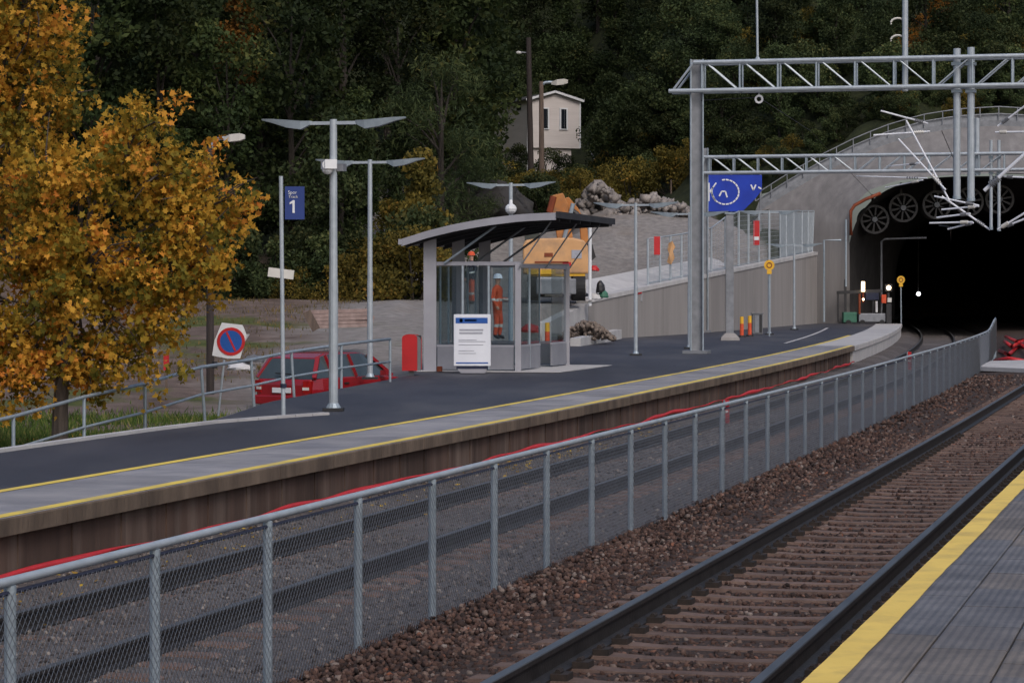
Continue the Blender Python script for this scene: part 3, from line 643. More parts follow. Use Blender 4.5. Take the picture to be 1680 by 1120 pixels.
b4 = on(1043,583); lamp(b4, at(1043,333,b4.y).z, 'slender twin armed lamp between the shelter and the big gantry mast', .05)
b5 = on(1131,572); b5 = Vector((b5.x, b5.y, b5.z)); lamp(b5, at(1131,348,b5.y).z, 'twin armed lamp almost hidden against the left of the gantry mast', .05)
b6 = on(1262,549); lamp(b6, at(1262,346,b6.y).z, 'twin armed lamp behind the round orange sign by the retaining wall', .05)
b7 = on(1303,541); lamp(b7, at(1303,400,b7.y).z, 'farthest twin armed lamp, near the right end of the retaining wall', .05)

# ------------------------------------------------------------------ platform number sign
pb = on(465,682); t = thing('platform_sign', 'blue platform sign with white number 1 on a slim grey pole', 'sign', pb)
Y = pb.y
MB().tube(pb, at(461,289,Y), .035, 10, .033).build('pole', 'galv_l', t)
a, b_ = at(467,306,Y), at(499,360,Y)
pl = MB().box((a+b_)/2+Vector((.005,0,0)), ((b_.x-a.x), .03, a.z-b_.z)).build('sign_plate', 'blue', t)
fy = Y-.018
q = at(480,339,Y); MB().prism([Vector((q.x+a_, fy-.003, q.z+c_)) for a_, c_ in ((.0,-.10),(.035,-.10),(.035,.10),(.008,.10),(-.045,.065),(-.045,.035),(.0,.055))], (0,.006,0)).build('number', 'white', pl)
textobj('lettering', 'Spor', .075, (at(480,316,Y).x, fy, at(480,316,Y).z), 'white', pl)
textobj('lettering', 'Track', .065, (at(481,323,Y).x, fy, at(481,323,Y).z), 'lens', pl)
q0, q1 = at(440,446,Y), at(482,451,Y)
MB().beam(q0, q1, .03, .145).build('name_board', 'lens', t)
MB().tube(at(465,636,Y), at(465,629,Y), .05, 10).build('clamp', 'navy', t)

# ------------------------------------------------------------------ tubular railing by the ramp
ry = lambda x: float(np.interp(x, [-120,22,142,242,337,419,489,560,640], [36.5,39.5,42.5,45,47,49.5,52,54.5,57]))
ty = [(-120,716),(22,683),(138,651),(238,629),(330,602),(412,590),(478,577),(560,565),(640,556)]
t = thing('tube_railing', 'grey tubular railing on the ramp behind the platform kerb', 'railing', (at(238,629,45).x, 45, -.5))
tops = [at(x, y, ry(x)) for x, y in ty]
MB().pipe(tops, .030, 8).build('top_rail', 'galv', t, smooth=True)
MB().pipe([p-Vector((0,0,.48)) for p in tops], .024, 8).build('mid_rail', 'galv', t, smooth=True)
for i, p in enumerate(tops):
    lean = .05 if i in (4, 5, 6) else .0
    MB().tube(p, Vector((p.x+lean*2, p.y+lean, min(ground(p.x, p.y), p.z-1.0)-.1)), .028, 8).build('post', 'galv', t)

# ------------------------------------------------------------------ temporary no parking sign
Y = 48.5; c = at(379,560,Y); t = thing('no_parking_sign', 'tilted temporary no parking sign on a white board by the railing', 'sign', (at(358,680,Y).x, Y, ground(at(358,680,Y).x, Y)))
poly = [at(x, y, Y) for x, y in ((364,529),(398,533),(404,548),(410,548),(402,560),(394,588),(372,588),(348,583),(352,558))]
poly[3].y -= .05
bo = MB().prism(poly, (0,.02,0)).build('board', 'white', t)
MB().disc(c+Vector((0,-.002,0)), .255, (0,-1,0), .008, 28, .20).build('red_ring', 'redplastic', bo)
MB().disc(c+Vector((0,-.002,0)), .20, (0,-1,0), .006, 28).build('blue_disc', 'bluehead', bo)
MB().beam(c+Vector((-.08,-.011,.17)), c+Vector((.08,-.011,-.17)), .005, .035).build('red_bar', 'redplastic', bo)
MB().tube(at(368,590,Y), at(358,682,Y), .02, 8).build('stand', 'galv_l', t)
MB().tube(at(352,593,Y), at(352,604,Y), .05, 8).build('clamp', 'blacksteel', t)

# ------------------------------------------------------------------ shelter
SO = Vector((.143, 63., PZ+g(63))); LS = 5.15
def S(u, v, z): return SO+US*u+VS*v+Vector((0,0,z))
t = thing('platform_shelter', 'grey glazed platform shelter under a curved cantilever roof', 'shelter', SO)
zr = lambda v: float(np.interp(v, [-2.7,-2.0,-1.33,-.6,.1,.6,1.05], [3.10,3.31,3.46,3.58,3.66,3.69,3.70]))
vv = np.linspace(-2.68, 1.05, 13)
def roofprism(b, u0, u1, zo, th, v0=None, v1=None):
    vs_ = [v for v in vv if (v0 is None or v >= v0) and (v1 is None or v <= v1)]
    for va, vb in zip(vs_, vs_[1:]):
        b.prism([S(u0, va, zr(va)+zo-th), S(u0, vb, zr(vb)+zo-th), S(u0, vb, zr(vb)+zo), S(u0, va, zr(va)+zo)], US*(u1-u0))
    return b
ro = roofprism(MB(), -.55, LS+.55, 0, .05).build('roof', 'roofgrey', t)
roofprism(MB(), -.60, -.552, .02, .17).build('fascia', 'shelterpost', ro)
roofprism(MB(), LS+.552, LS+.60, .02, .17).build('fascia', 'shelterpost', ro)
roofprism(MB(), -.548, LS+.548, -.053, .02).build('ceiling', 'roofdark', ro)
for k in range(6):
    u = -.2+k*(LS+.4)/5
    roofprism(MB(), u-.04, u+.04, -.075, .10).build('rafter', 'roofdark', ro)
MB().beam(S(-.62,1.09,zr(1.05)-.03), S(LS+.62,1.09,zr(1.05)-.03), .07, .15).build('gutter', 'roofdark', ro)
MB().beam(S(-.62,-2.70,3.06), S(LS+.62,-2.70,3.06), .10, .13).build('gutter', 'shelterpost', ro)
for u in (0, LS/2, LS):
    MB().beam(S(u,-2.15,0), S(u,-2.15,3.22), .16, .30).build('back_post', 'shelterpost', t)
for u in (0, LS):
    MB().beam(S(u,0,0), S(u,0,2.55), .12, .14).build('front_post', 'shelterpost', t)
MB().beam(S(0,-2.05,2.55), S(0,.06,2.55), .06, .09).build('beam', 'shelterpost', t)
MB().beam(S(LS,-2.05,2.55), S(LS,.06,2.55), .06, .09).build('beam', 'shelterpost', t)
MB().beam(S(.06,0,2.5), S(LS-.06,0,2.5), .06, .09).build('beam', 'shelterpost', t)
for u in (-.1, LS/2, LS):
    MB().tube(S(u,-1.77,2.56), S(u,-.42,zr(-.42)-.1), .028, 8).build('brace', 'galv' if u < 0 else 'galv_d', t)
    MB().tube(S(u,.05,2.45), S(u,.85,zr(.85)-.12), .018, 8).build('brace', 'galv_d', t)
    MB().box(S(u,-.42,zr(-.42)-.09), (.16,.12,.10), -TH).build('brace_foot', 'galv_d', t)
def glazed(b0, b1, n, nm='', low=.52, top=2.5):
    d = (b1-b0); L_ = d.length; d.normalize(); nrm = Vector((d.y,-d.x,0))
    for i in range(n):
        p = b0+d*(L_*i/n); q = b0+d*(L_*(i+1)/n)
        MB().beam(p+d*.02+Vector((0,0,low/2+.06)), q-d*.02+Vector((0,0,low/2+.06)), .04, low).build('kick_panel', 'panelgrey', t)
        MB().beam(p+d*.05+Vector((0,0,(low+top)/2+.06)), q-d*.05+Vector((0,0,(low+top)/2+.06)), .012, top-low-.08).build('glass_pane', 'glass', t)
        if i: MB().beam(p+Vector((0,0,.06)), p+Vector((0,0,top)), .05, .045).build('mullion', 'galv', t)
    MB().beam(b0+Vector((0,0,low+.09)), b1+Vector((0,0,low+.09)), .045, .05).build('transom', 'shelterpost', t)
glazed(S(0,-1.98,0), S(0,-.08,0), 3)
glazed(S(LS,-1.98,0), S(LS,-.08,0), 3)
glazed(S(.18,-2.15,0), S(LS/2-.16,-2.15,0), 3); glazed(S(LS/2+.16,-2.15,0), S(LS-.16,-2.15,0), 3)
glazed(S(.08,0,0), S(2.2,0,0), 2); glazed(S(3.4,0,0), S(LS-.08,0,0), 1)
for k in range(3): MB().beam(S(.7,-1.85+.13*k,.46), S(LS-.7,-1.85+.13*k,.46), .11, .04).build('bench_slat', 'wood', t)
for u in (1.0, LS-1.0): MB().beam(S(u,-1.72,.02), S(u,-1.72,.44), .05, .3).build('bench_leg', 'galv_d', t)
MB().prism([S(-.45,-2.35,.01), S(-.45,1.1,.01), S(LS+.3,1.1,.01), S(LS+.3,-2.35,.01)], (0,0,.02)).build('base_slab', 'concrete_l', t)
MB().tube(S(-.6,-1.75,.02), S(-.6,-1.75,.14), .07, 8).build('base_light', 'pipeorange', t)

# info board in front of the shelter
Yb = 61.9; t = thing('notice_board', 'white notice board with a blue header in front of the shelter', 'notice board', (at(775,600,Yb).x, Yb, PZ+g(Yb)))
a, b_ = at(744.5,515.5,Yb), at(805,600,Yb)
bd = MB().box((a+b_)/2, (b_.x-a.x, .10, a.z-b_.z)).build('board', 'whitesheet', t, bevel=.01)
W_ = b_.x-a.x; H_ = a.z-b_.z; cx = (a.x+b_.x)/2
def pr(x0, x1, y0, y1, m, nm): MB().box((a.x+W_*(x0+x1)/2, Yb-.052, a.z-H_*(y0+y1)/2), (W_*(x1-x0), .006, H_*(y1-y0))).build(nm, m, bd)
pr(.05,.92,.065,.175,'bluehead','header'); pr(.16,.24,.085,.155,'whitesheet','header_mark'); pr(.30,.62,.10,.135,'print','header_text')
for x0, x1, y0 in ((.15,.80,.285),(.15,.78,.345)): pr(x0, x1, y0, y0+.035, 'print', 'text_line')
for x0, x1, y0 in ((.13,.62,.49),(.13,.86,.52),(.13,.80,.585),(.13,.55,.70),(.13,.6,.75)): pr(x0, x1, y0, y0+.012, 'print', 'text_line')
pr(.06,.93,.93,.955,'bluehead','footer')
MB().box((cx, Yb+.01, b_.z-.04), (W_*.86,.10,.08)).build('lower_rail', 'navy', t)
MB().prism([(cx-.26,Yb-.12,PZ+g(Yb)+.02),(cx+.30,Yb-.12,PZ+g(Yb)+.02),(cx+.34,Yb-.12,b_.z-.07),(cx-.34,Yb-.12,b_.z-.07)], (0,.26,0)).build('foot', 'shelterpost', t)

# red arched bin
Yr = 60.6; t = thing('red_bin', 'red arched litter bin standing left of the shelter', 'bin', (at(675,610,Yr).x, Yr, PZ+g(Yr)))
def arch(cx_, w_, z0, z1, y0, n=10):
    r_ = w_/2; return [Vector((cx_-r_,y0,z0)), Vector((cx_+r_,y0,z0))]+[Vector((cx_+r_*math.cos(math.pi*i/n), y0, z1-r_*.5+r_*.5*math.sin(math.pi*i/n))) for i in range(n+1)]
zb, zt = at(675,608,Yr).z, at(675,548,Yr).z; cx = at(672,0,Yr).x
MB().prism(arch(cx, .345, zb, zt, Yr), (0,.06,0)).build('front_panel', 'redpaint', t)
MB().prism(arch(cx+.06, .37, zb, zt-.02, Yr+.08), (0,.34,0)).build('body', 'plastic_g', t)
MB().prism(arch(cx+.085, .345, zb+.02, zt-.01, Yr+.44), (0,.05,0)).build('back_panel', 'redpaint', t)
MB().box((cx+.2,Yr+.2,zt-.08), (.10,.2,.10)).build('lid', 'black', t)
MB().beam(Vector((cx+.03,Yr+.25,PZ+g(Yr))), Vector((cx+.03,Yr+.25,zb+.1)), .12, .12).build('foot', 'galv_d', t)

# ------------------------------------------------------------------ red car
def car():
    t = thing('parked_car', 'red hatchback parked on the lower road behind the platform edge', 'car')
    W2 = .83
    def ring(x, prof): return [Vector((x, y, z)) for y, z in prof]
    # body: x forward, sections
    secs = [(-1.95,.66,.42,.80),(-1.88,.76,.30,.90),(-1.55,.82,.25,.93),(-.6,.84,.24,.94),(.6,.84,.24,.93),(1.1,.82,.25,.90),(1.65,.77,.27,.82),(1.92,.64,.36,.66)]
    rings = []
    for x, w_, zl, zh in secs: rings.append([Vector((x, s*yy, z)) for s, yy, z in ((-1,w_*.86,zl),(1,w_*.86,zl),(1,w_,zl+.12),(1,w_,(zl+zh)/2+.08),(1,w_*.95,zh),(-1,w_*.95,zh),(-1,w_,(zl+zh)/2+.08),(-1,w_,zl+.12))])
    b = MB().loft(rings).build('body', 'carred', t, smooth=False, bevel=.03)
    # greenhouse
    gs = [(-1.86,.76,.905,.76,.90),(-1.55,.78,.92,.62,1.33),(-1.2,.79,.93,.60,1.42),(.0,.79,.93,.60,1.43),(.35,.79,.92,.58,1.38),(1.10,.74,.88,.72,.90)]
    rg = [[Vector((x,-w_,zl)), Vector((x,w_,zl)), Vector((x,wt,zh)), Vector((x,-wt,zh))] for x, w_, zl, wt, zh in gs]
    MB().loft(rg).build('cabin', 'carglass', t)
    MB().loft([[Vector((x,-wt-.01,zh-.035)), Vector((x,wt+.01,zh-.035)), Vector((x,wt-.06,zh+.022)), Vector((x,-wt+.06,zh+.022))] for x, w_, zl, wt, zh in gs[1:5]]).build('roof', 'carred', t, bevel=.02)
    for s in (-1, 1):
        for xa, xb, nm in ((-1.83,-1.52,'rear_pillar'),(.36,1.05,'front_pillar')):
            za, zb_ = (.92, 1.36) if xa < 0 else (1.39, .92); ya, yb = (.775,.63) if xa < 0 else (.60,.745)
            MB().beam((xa,s*ya,za), (xb,s*yb,zb_), .09, .07).build(nm, 'carred', t)
        MB().beam((-.35,s*.80,.93), (-.42,s*.615,1.41), .05, .08).build('door_pillar', 'carred', t)
        MB().beam((-1.2,s*.80,.93), (-1.25,s*.615,1.41), .05, .08).build('door_pillar', 'carred', t)
        tl = MB().box((-1.90,s*.66,.74), (.10,.20,.26), s*-.25).build('tail_lamp', 'carlamp', t)
        MB().box((-1.955,s*.64,.70), (.02,.15,.06), s*-.25).build('reversing_lamp', 'lens', tl)
        for x in (-1.22, 1.22):
            wh = MB().tube((x,s*.66,.31), (x,s*.845,.31), .31, 20).build('wheel', 'black', t)
            MB().tube((x,s*.845,.31), (x,s*.855,.31), .19, 14).build('rim', 'galv', wh)
        MB().box((.55,s*.92,.99), (.12,.16,.11)).build('wing_mirror', 'carred', t)
        dr = MB().box((-.75,s*.845,.80), (.16,.02,.03)).build('door_handle', 'black', t)
    MB().box((-1.975,0,.66), (.02,.50,.11)).build('number_plate', 'white', t)
    MB().box((-1.94,0,.45), (.14,1.5,.20)).build('bumper', 'carred', t, bevel=.03)
    MB().beam((-1.885,-.3,1.0), (-1.86,.25,1.02), .02, .025).build('wiper', 'black', t)
    return t
c_ = car(); p = at(552,600,59.5); c_.location = (p.x, p.y, at(545,577,59.5).z-1.45); c_.rotation_euler = (0, 0, R(90-33))

# ------------------------------------------------------------------ lines of the tunnel end: retaining wall
wy = [90,93.5,97,101,105,108,112,116,120,124,128,132,134.5]
t = thing('retaining_wall', 'long sloping topped grey concrete retaining wall leading to the tunnel', 'wall', (X_back(110), 110, .3))
for ya, yb in zip(wy, wy[1:]):
    pa = Vector((X_back(ya), ya, 0)); pb_ = Vector((X_back(yb), yb, 0)); d = (pb_-pa).normalized(); nrm = Vector((d.y,-d.x,0))
    pa += d*.012; pb_ -= d*.012
    za, zb_ = wall_top(ya), wall_top(yb)
    MB().prism([pa+Vector((0,0,-.8)), pb_+Vector((0,0,-.8)), pb_+Vector((0,0,zb_)), pa+Vector((0,0,za))], -nrm*.38).build('wall_panel', 'concrete_l' if yb < 98 else 'concrete', t)
    if ya > 96: MB().prism([pa+nrm*.04+Vector((0,0,za+.004)), pb_+nrm*.04+Vector((0,0,zb_+.004)), pb_+nrm*.04+Vector((0,0,zb_+.16)), pa+nrm*.04+Vector((0,0,za+.16))], -nrm*.5).build('coping', 'concrete_l', t)
# sloping apron of light concrete behind the coping
vs_, fs_ = [], []
for i, y in enumerate(np.linspace(99, 126, 20)):
    x = X_back(y); zt = wall_top(y); nrm = Vector((.93,-.36,0))
    vs_ += [Vector((x,y,zt+.12))-nrm*.55, Vector((x,y,zt+.52))-nrm*1.9]
    if i: fs_.append((2*i-2, 2*i, 2*i+1, 2*i-1))
MB().add(vs_, fs_).build('apron', 'concrete_l', t)
# fence on top of the wall
t = thing('wall_fence', 'tall galvanised mesh fence on top of the retaining wall', 'fence', (X_back(115)-.5, 115, 2))
fpx = [1063,1083,1100,1118,1140,1167,1190,1212,1228,1245,1262,1280,1290,1302,1316,1326,1335]
def wallpt(x):
    ys_ = np.linspace(97, 134.5, 400); xs_ = np.array([840+F*(X_back(y)-.25)/y for y in ys_]); return float(np.interp(x, xs_, ys_))
wtop = lambda x: float(np.interp(x, [1063,1118,1167,1188,1192,1335], [392,384,374,366,347,346]))
prev = None
for i, x in enumerate(fpx):
    Y = wallpt(x); p = Vector((X_back(Y)-.25, Y, wall_top(Y)+.1)); q = at(x, wtop(x), Y)
    MB().tube(p, q, .045, 8).build('post', 'galv_l', t)
    if prev:
        a0, a1 = prev
        MB().tube(a1, q, .03, 6).build('top_rail', 'galv_l', t)
        MB().tube(a0+Vector((0,0,.12)), p+Vector((0,0,.12)), .02, 6).build('bottom_rail', 'galv', t)
        mb = MB(); nn = 9
        for k in range(1, nn):
            mb.tube(a0.lerp(p, k/nn), a1.lerp(q, k/nn), .006, 3)
        for k in range(1, 12): mb.tube(a0.lerp(a1, k/12), p.lerp(q, k/12), .006, 3)
        mb.build('wire_panel', 'galv_l', t)
        if x > 1285: MB().add([a0.lerp(a1,.03)+Vector((0,.06,0)), p.lerp(q,.03)+Vector((0,.06,0)), p.lerp(q,.97)+Vector((0,.06,0)), a0.lerp(a1,.97)+Vector((0,.06,0))], [(0,1,2,3)]).build('sheet_panel', 'galv_l', t)
    prev = (p, q)

# ------------------------------------------------------------------ tunnel portal
t = thing('tunnel_portal', 'flared grey concrete tunnel portal with a wide dark mouth', 'tunnel portal', (TCX, 134, .3))
rim = [Vector((x, 137.4, z)) for x, z in zip(RIMX, RIMZ)]
rim = [Vector((rim[0].x, 136.0, -.8))]+[Vector((rim[0].x,136.4,3.2))]+rim
OPN = [(1394,548),(1394,430),(1393,368),(1400,338),(1425,312),(1470,297),(1530,289),(1590,286),(1640,284)]
opn = [at(x, y, 134.6) for x, y in OPN]; opn[0].z = -.8
full = lambda L: L+[Vector((2*TCX-p.x, p.y, p.z)) for p in reversed(L[:-1])]
def resample(L, n):
    d = [0]
    for a, b_ in zip(L, L[1:]): d.append(d[-1]+(b_-a).length)
    ts = np.linspace(0, d[-1], n); A = np.array([tuple(p) for p in L])
    return [Vector((np.interp(s, d, A[:,0]), np.interp(s, d, A[:,1]), np.interp(s, d, A[:,2]))) for s in ts]
# match by corresponding points: interpolate both lists finely by index
def byidx(L, n):
    A = np.array([tuple(p) for p in L]); ii = np.arange(len(L)); ts = np.linspace(0, len(L)-1, n)
    return [Vector((np.interp(s, ii, A[:,0]), np.interp(s, ii, A[:,1]), np.interp(s, ii, A[:,2]))) for s in ts]
N_ = 65
rimf = byidx(full(rim), N_); opnf = byidx(full([opn[0], opn[1], opn[2]]+[opn[2].lerp(opn[3], .5)]+opn[3:]), N_)
midf = [a.lerp(b_, .55)+Vector((0,.25,0)) for a, b_ in zip(rimf, opnf)]
MB().loft([rimf, midf, opnf], False)
def openloft(rows):
    n = len(rows[0]); return MB().add([p for r_ in rows for p in r_], [(j*n+k, j*n+k+1, (j+1)*n+k+1, (j+1)*n+k) for j in range(len(rows)-1) for k in range(n-1)])
openloft([rimf, midf, opnf]).build('portal_face', 'portal', t, smooth=True)
lip = [p+Vector((0,3.3,0))+((Vector((TCX,p.y,2))-p).normalized()*-.12) for p in opnf]
openloft([opnf, lip]).build('mouth_lip', 'darkrock', t)  # concrete lip coloured dark to paint the shadow under the hood
inner = []
for Yk, hw, ht, dx in ((137.7,7.9,8.3,0),(142,6.9,7.9,.8),(147,5.9,7.4,1.5),(152,5.5,7.0,2.2),(175,5.4,6.9,5.4),(205,5.4,6.9,8.5),(235,5.4,6.9,10.5)):
    row = []
    for k in range(33):
        a = math.pi*(1-k/32); cx_ = math.cos(a); sz_ = math.sin(a)
        row.append(Vector((TCX+dx+hw*np.sign(cx_)*abs(cx_)**.55, Yk, -.8 if k in (0, 32) else max(-.8, ht*sz_**.5*.96+.2))))
    inner.append(row)
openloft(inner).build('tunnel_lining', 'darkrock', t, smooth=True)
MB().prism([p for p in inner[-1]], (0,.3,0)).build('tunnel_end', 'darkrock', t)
outer = [p+Vector((0,3.0,-.5)) for p in rimf]; par = [p+Vector((0,-.02,.28)) for p in rimf]; par2 = [p+Vector((0,.45,.28)) for p in rimf]
openloft([rimf, par, par2]).build('parapet', 'galv_d', t, smooth=False)
openloft([par2, outer]).build('earth_cover', 'ground', t, smooth=False)
# railing along the rim
tr_ = thing('portal_railing', 'thin steel railing following the top of the tunnel portal', 'railing', rim[2])
rp_ = resample(full(rim[2:]), 29)
for p in rp_: MB().tube(p+Vector((0,.25,.2)), p+Vector((0,.25,.98)), .03, 6).build('post', 'galv_d', tr_)
for hgt, nm in ((.98,'top_rail'),(.62,'mid_rail')): MB().pipe([p+Vector((0,.25,hgt)) for p in rp_], .03, 6).build(nm, 'galv_d', tr_)
vsr = []
for p in rp_: vsr += [p+Vector((0,.33,.25)), p+Vector((0,.33,.66))]
MB().add(vsr, [(2*i, 2*i+2, 2*i+3, 2*i+1) for i in range(len(rp_)-1)]).build('kick_sheet', 'galv_d', tr_)
# orange pipe inside the mouth
tag(MB().pipe([at(1396,386,134.3), at(1396,346,134.3), at(1402,337,134.3), at(1420,327,134.3), at(1445,317,134.3)], .085, 8).build('fire_pipe', 'pipeorange', smooth=True), 'rusty orange pipe bent around the upper left corner of the tunnel mouth', 'pipe')
# thin conduits on the portal face
for x0, y0, x1, y1, yb in ((1352,394,1380,394,528),(1388,360,1388,360,470)):
    pts = [at(x0,yb,132.2), at(x0,y0,132.2)]+([at(x1,y1,132.2)] if x1 != x0 else [])
    tag(MB().pipe(pts, .05, 6).build('conduit', 'galv', None), 'bent grey conduit on the left portal wall' if x1 != x0 else 'straight grey conduit by the left edge of the tunnel mouth', 'conduit')
# jet fans
def fan(x, y, r_, label):
    c = at(x, y, 138.2); t = thing('jet_fan', label, 'fan', c, 'jet fans under the tunnel crown')
    MB().disc(c+Vector((0,1.6,0)), r_, (0,-1,0), 1.6, 24, r_*.9).build('casing', 'fansteel', t)
    MB().disc(c, r_*1.04, (0,-1,0), .06, 24, r_*.88).build('ring', 'fansteel', t)
    MB().tube(c+Vector((0,.5,0)), c+Vector((0,-.12,0)), r_*.27, 14, r_*.2).build('hub', 'galv_d', t)
    for k in range(10):
        a = 2*math.pi*k/10+.2; d = Vector((math.cos(a),0,math.sin(a))); tn = Vector((-math.sin(a),0,math.cos(a)))
        MB().prism([c+d*r_*.25-tn*.035, c+d*r_*.9-tn*.055, c+d*r_*.9+tn*.055, c+d*r_*.25+tn*.035], (0,.05,0)).build('blade', 'fansteel', t)
    MB().beam(c+Vector((0,.8,r_)), c+Vector((0,.8,r_+.6)), .12, .12).build('hanger', 'blacksteel', t)
for x, y, lb in ((1435,360,'lowest jet fan, at the left side of the tunnel mouth'),(1482,341,'second jet fan from the left under the tunnel crown'),(1537,336,'third jet fan from the left, partly behind the white brackets'),(1590,331,'fourth jet fan, behind the paired drop tubes'),(1640,327,'jet fan at the right edge of the picture')):
    fan(x, y, .72, lb)
# blue banner
Yn = 131.5; t = thing('blue_banner', 'blue banner with white ring emblem left of the tunnel portal', 'banner', at(1205,350,Yn))
poly = [at(x, y, Yn) for x, y in ((1150,347),(1218,347),(1228,337),(1240,325),(1250,312),(1250,287),(1150,287))]
bn = MB().prism(poly, (0,.05,0)).build('cloth', 'bluebanner', t)
for k in range(22):
    a = 2*math.pi*k/22; 
    if 1.9 < a < 2.6: continue
    c = at(1190,315,Yn)+Vector((.66*math.cos(a), -.012, .60*math.sin(a)))
    MB().box(c, (.15,.02,.07), rot=Matrix.Rotation(-a+math.pi/2, 3, 'Y')).build('ring_mark', 'white', bn)
for pts in (((1163,300),(1163,330)),((1175,300),(1164,315)),((1166,314),(1174,330)),((1180,322),(1184,314)),((1184,314),(1190,314)),((1190,314),(1193,324)),((1232,303),(1236,312)),((1236,312),(1240,303)),((1244,307),(1249,310))):
    MB().beam(at(*pts[0],Yn)+Vector((0,-.012,0)), at(*pts[1],Yn)+Vector((0,-.012,0)), .02, .07).build('white_stroke', 'white', bn)
for x in (1152, 1200, 1248): MB().tube(Vector((at(x,0,Yn).x,Yn+.1,ground(at(x,0,Yn).x,Yn)-.3)), at(x,286,Yn)+Vector((0,.1,0)), .05, 6).build('post', 'galv_d', t)

# ------------------------------------------------------------------ overhead line gantries
def gantry(label, base, ztop, zb, zt, nb_, pitch_, wm, mastlab, left=.75):
    base = Vector(base); t = thing('overhead_line_gantry', label, 'gantry', base, 'gantries over the tracks')
    q = VS.copy(); up_ = Vector((0,0,1))
    def mast(b0, zt_):
        for s in (-1, 1): MB().beam(b0+q*s*wm*.5, Vector((b0.x,b0.y,zt_))+q*s*wm*.5, wm*.9, .035).build('mast_flange', 'galv', t)
        MB().beam(b0, Vector((b0.x,b0.y,zt_-.004)), .03, wm*.97).build('mast_web', 'galv_d', t)
        MB().box(b0+Vector((0,0,.05)), (wm*2,wm*2,.09), -TH).build('foot_plate', 'galv_d', t)
    mast(base, ztop); far_ = base+q*13.6; far_.z = -.2; mast(far_, ztop)
    L0, L1 = -left, 14.2; o_ = base-US*(wm*.5+.09); O2 = base+US*(wm*.5+.09)
    for oo in (o_, O2):
        oo = Vector((oo.x, oo.y, 0))
        MB().tube(oo+q*L0+up_*zb, oo+q*L1+up_*zb, .065, 8).build('bottom_chord', 'galv_l', t)
        MB().tube(oo+q*(L0+left*.95)+up_*zt, oo+q*L1+up_*zt, .065, 8).build('top_chord', 'galv_l', t)
        MB().tube(oo+q*(L0+.1)+up_*zb, oo+q*(L0+left*.95)+up_*zt, .035, 6).build('end_brace', 'galv_l', t)
        k = 0; s_ = .2
        while s_ < L1-pitch_:
            MB().tube(oo+q*s_+up_*zb, oo+q*s_+up_*zt, .03, 6).build('lattice_upright', 'galv', t)
            a, c = (zt, zb) if s_ < 6 else (zb, zt)
            MB().tube(oo+q*(s_+.1)+up_*a, oo+q*(s_+pitch_*.95)+up_*c, .024, 6).build('lattice_diagonal', 'galv_l', t)
            s_ += pitch_; k += 1
    for s_ in np.arange(L0+.3, L1, 1.8): MB().tube(Vector((o_.x,o_.y,zb))+q*s_, Vector((O2.x,O2.y,zb))+q*s_, .025, 6).build('cross_tie', 'galv', t)
    return t
bg_ = on(1143,580)
G1 = gantry('large lattice gantry on a thick grey mast in the middle of the platform', bg_, at(1143,98,bg_.y).z, at(1143,150,bg_.y).z, at(1143,104,bg_.y).z, 12, 1.12, .36, '', .78)
b2_ = Vector((at(1157,0,111).x, 111., PZ+g(111)))
G2 = gantry('smaller lattice gantry farther off, in front of the tunnel portal', b2_, at(1157,243,111).z, at(1157,284,111).z, at(1157,258,111).z, 12, 1.0, .22, '', .2)
YG = bg_.y
def onG(x, y, Yb0, Xb0):                 # point on the gantry plane under pixel column x
    k = (x-840)/F; s_ = (k*Yb0-Xb0)/(VS.x-k*VS.y); Yq = Yb0+VS.y*s_; return at(x, y, Yq)
P1 = lambda x, y: onG(x, y, YG, bg_.x); P2 = lambda x, y: onG(x, y, 111., b2_.x)
# poles on the gantry
t = thing('antenna_pole', 'thin upright pole standing on the left half of the large gantry', 'pole', P1(1243,100))
MB().tube(P1(1243,102), P1(1241,-60), .035, 8).build('shaft', 'galv_l', t); MB().tube(P1(1243,104), P1(1243,94), .12, 8, .05).build('foot', 'galv_l', t)
t = thing('insulator_disc', 'pale round pulley hanging under the large gantry', 'insulator', P1(1245,152))
MB().disc(P1(1245,163), .13, (0,-1,0), .06, 14, .07).build('wheel', 'white', t); MB().tube(P1(1245,152), P1(1245,160), .02, 6).build('hanger', 'galv_d', t)
t = thing('gantry_pole', 'tall pole with curved insulators rising through the large gantry', 'pole', P1(1485,150))
MB().tube(P1(1485,150), P1(1485,-60), .085, 10).build('shaft', 'galv_l', t)
for y in (38, 66):
    c = P1(1470, y); MB().pipe([c+Vector((.2*math.cos(a)+.05,0,.14*math.sin(a))) for a in np.linspace(.4, 3.4, 8)], .03, 6).build('insulator', 'lens', t)
def drop(x, y0, y1, P, r_, label, grp):
    t = thing('drop_tube', label, 'drop tube', P(x, y1), grp)
    MB().tube(P(x,y0), P(x,y1), r_, 12).build('tube', 'galv_l', t)
    MB().tube(P(x,y1), P(x,y1+5), r_*1.15, 12).build('end_cap', 'galv', t)
    for yy in (105, 150) if P is P1 else (258, 284): MB().box(P(x,yy)+Vector((0,.02,0)), (r_*2.8,r_*2.6,.09), -TH).build('clamp', 'galv', t)
drop(1570,80,322,P1,.105,'left tube of the thick pair hanging from the large gantry','drop tubes')
drop(1593,78,325,P1,.105,'right tube of the thick pair hanging from the large gantry','drop tubes')
drop(1603,194,283,P2,.10,'short tube right beside the thick drop tubes, on the farther gantry','drop tubes')
drop(1626,230,372,P2,.065,'left tube of the thin pair hanging before the tunnel','drop tubes')
drop(1639,230,374,P2,.065,'right tube of the thin pair hanging before the tunnel','drop tubes')
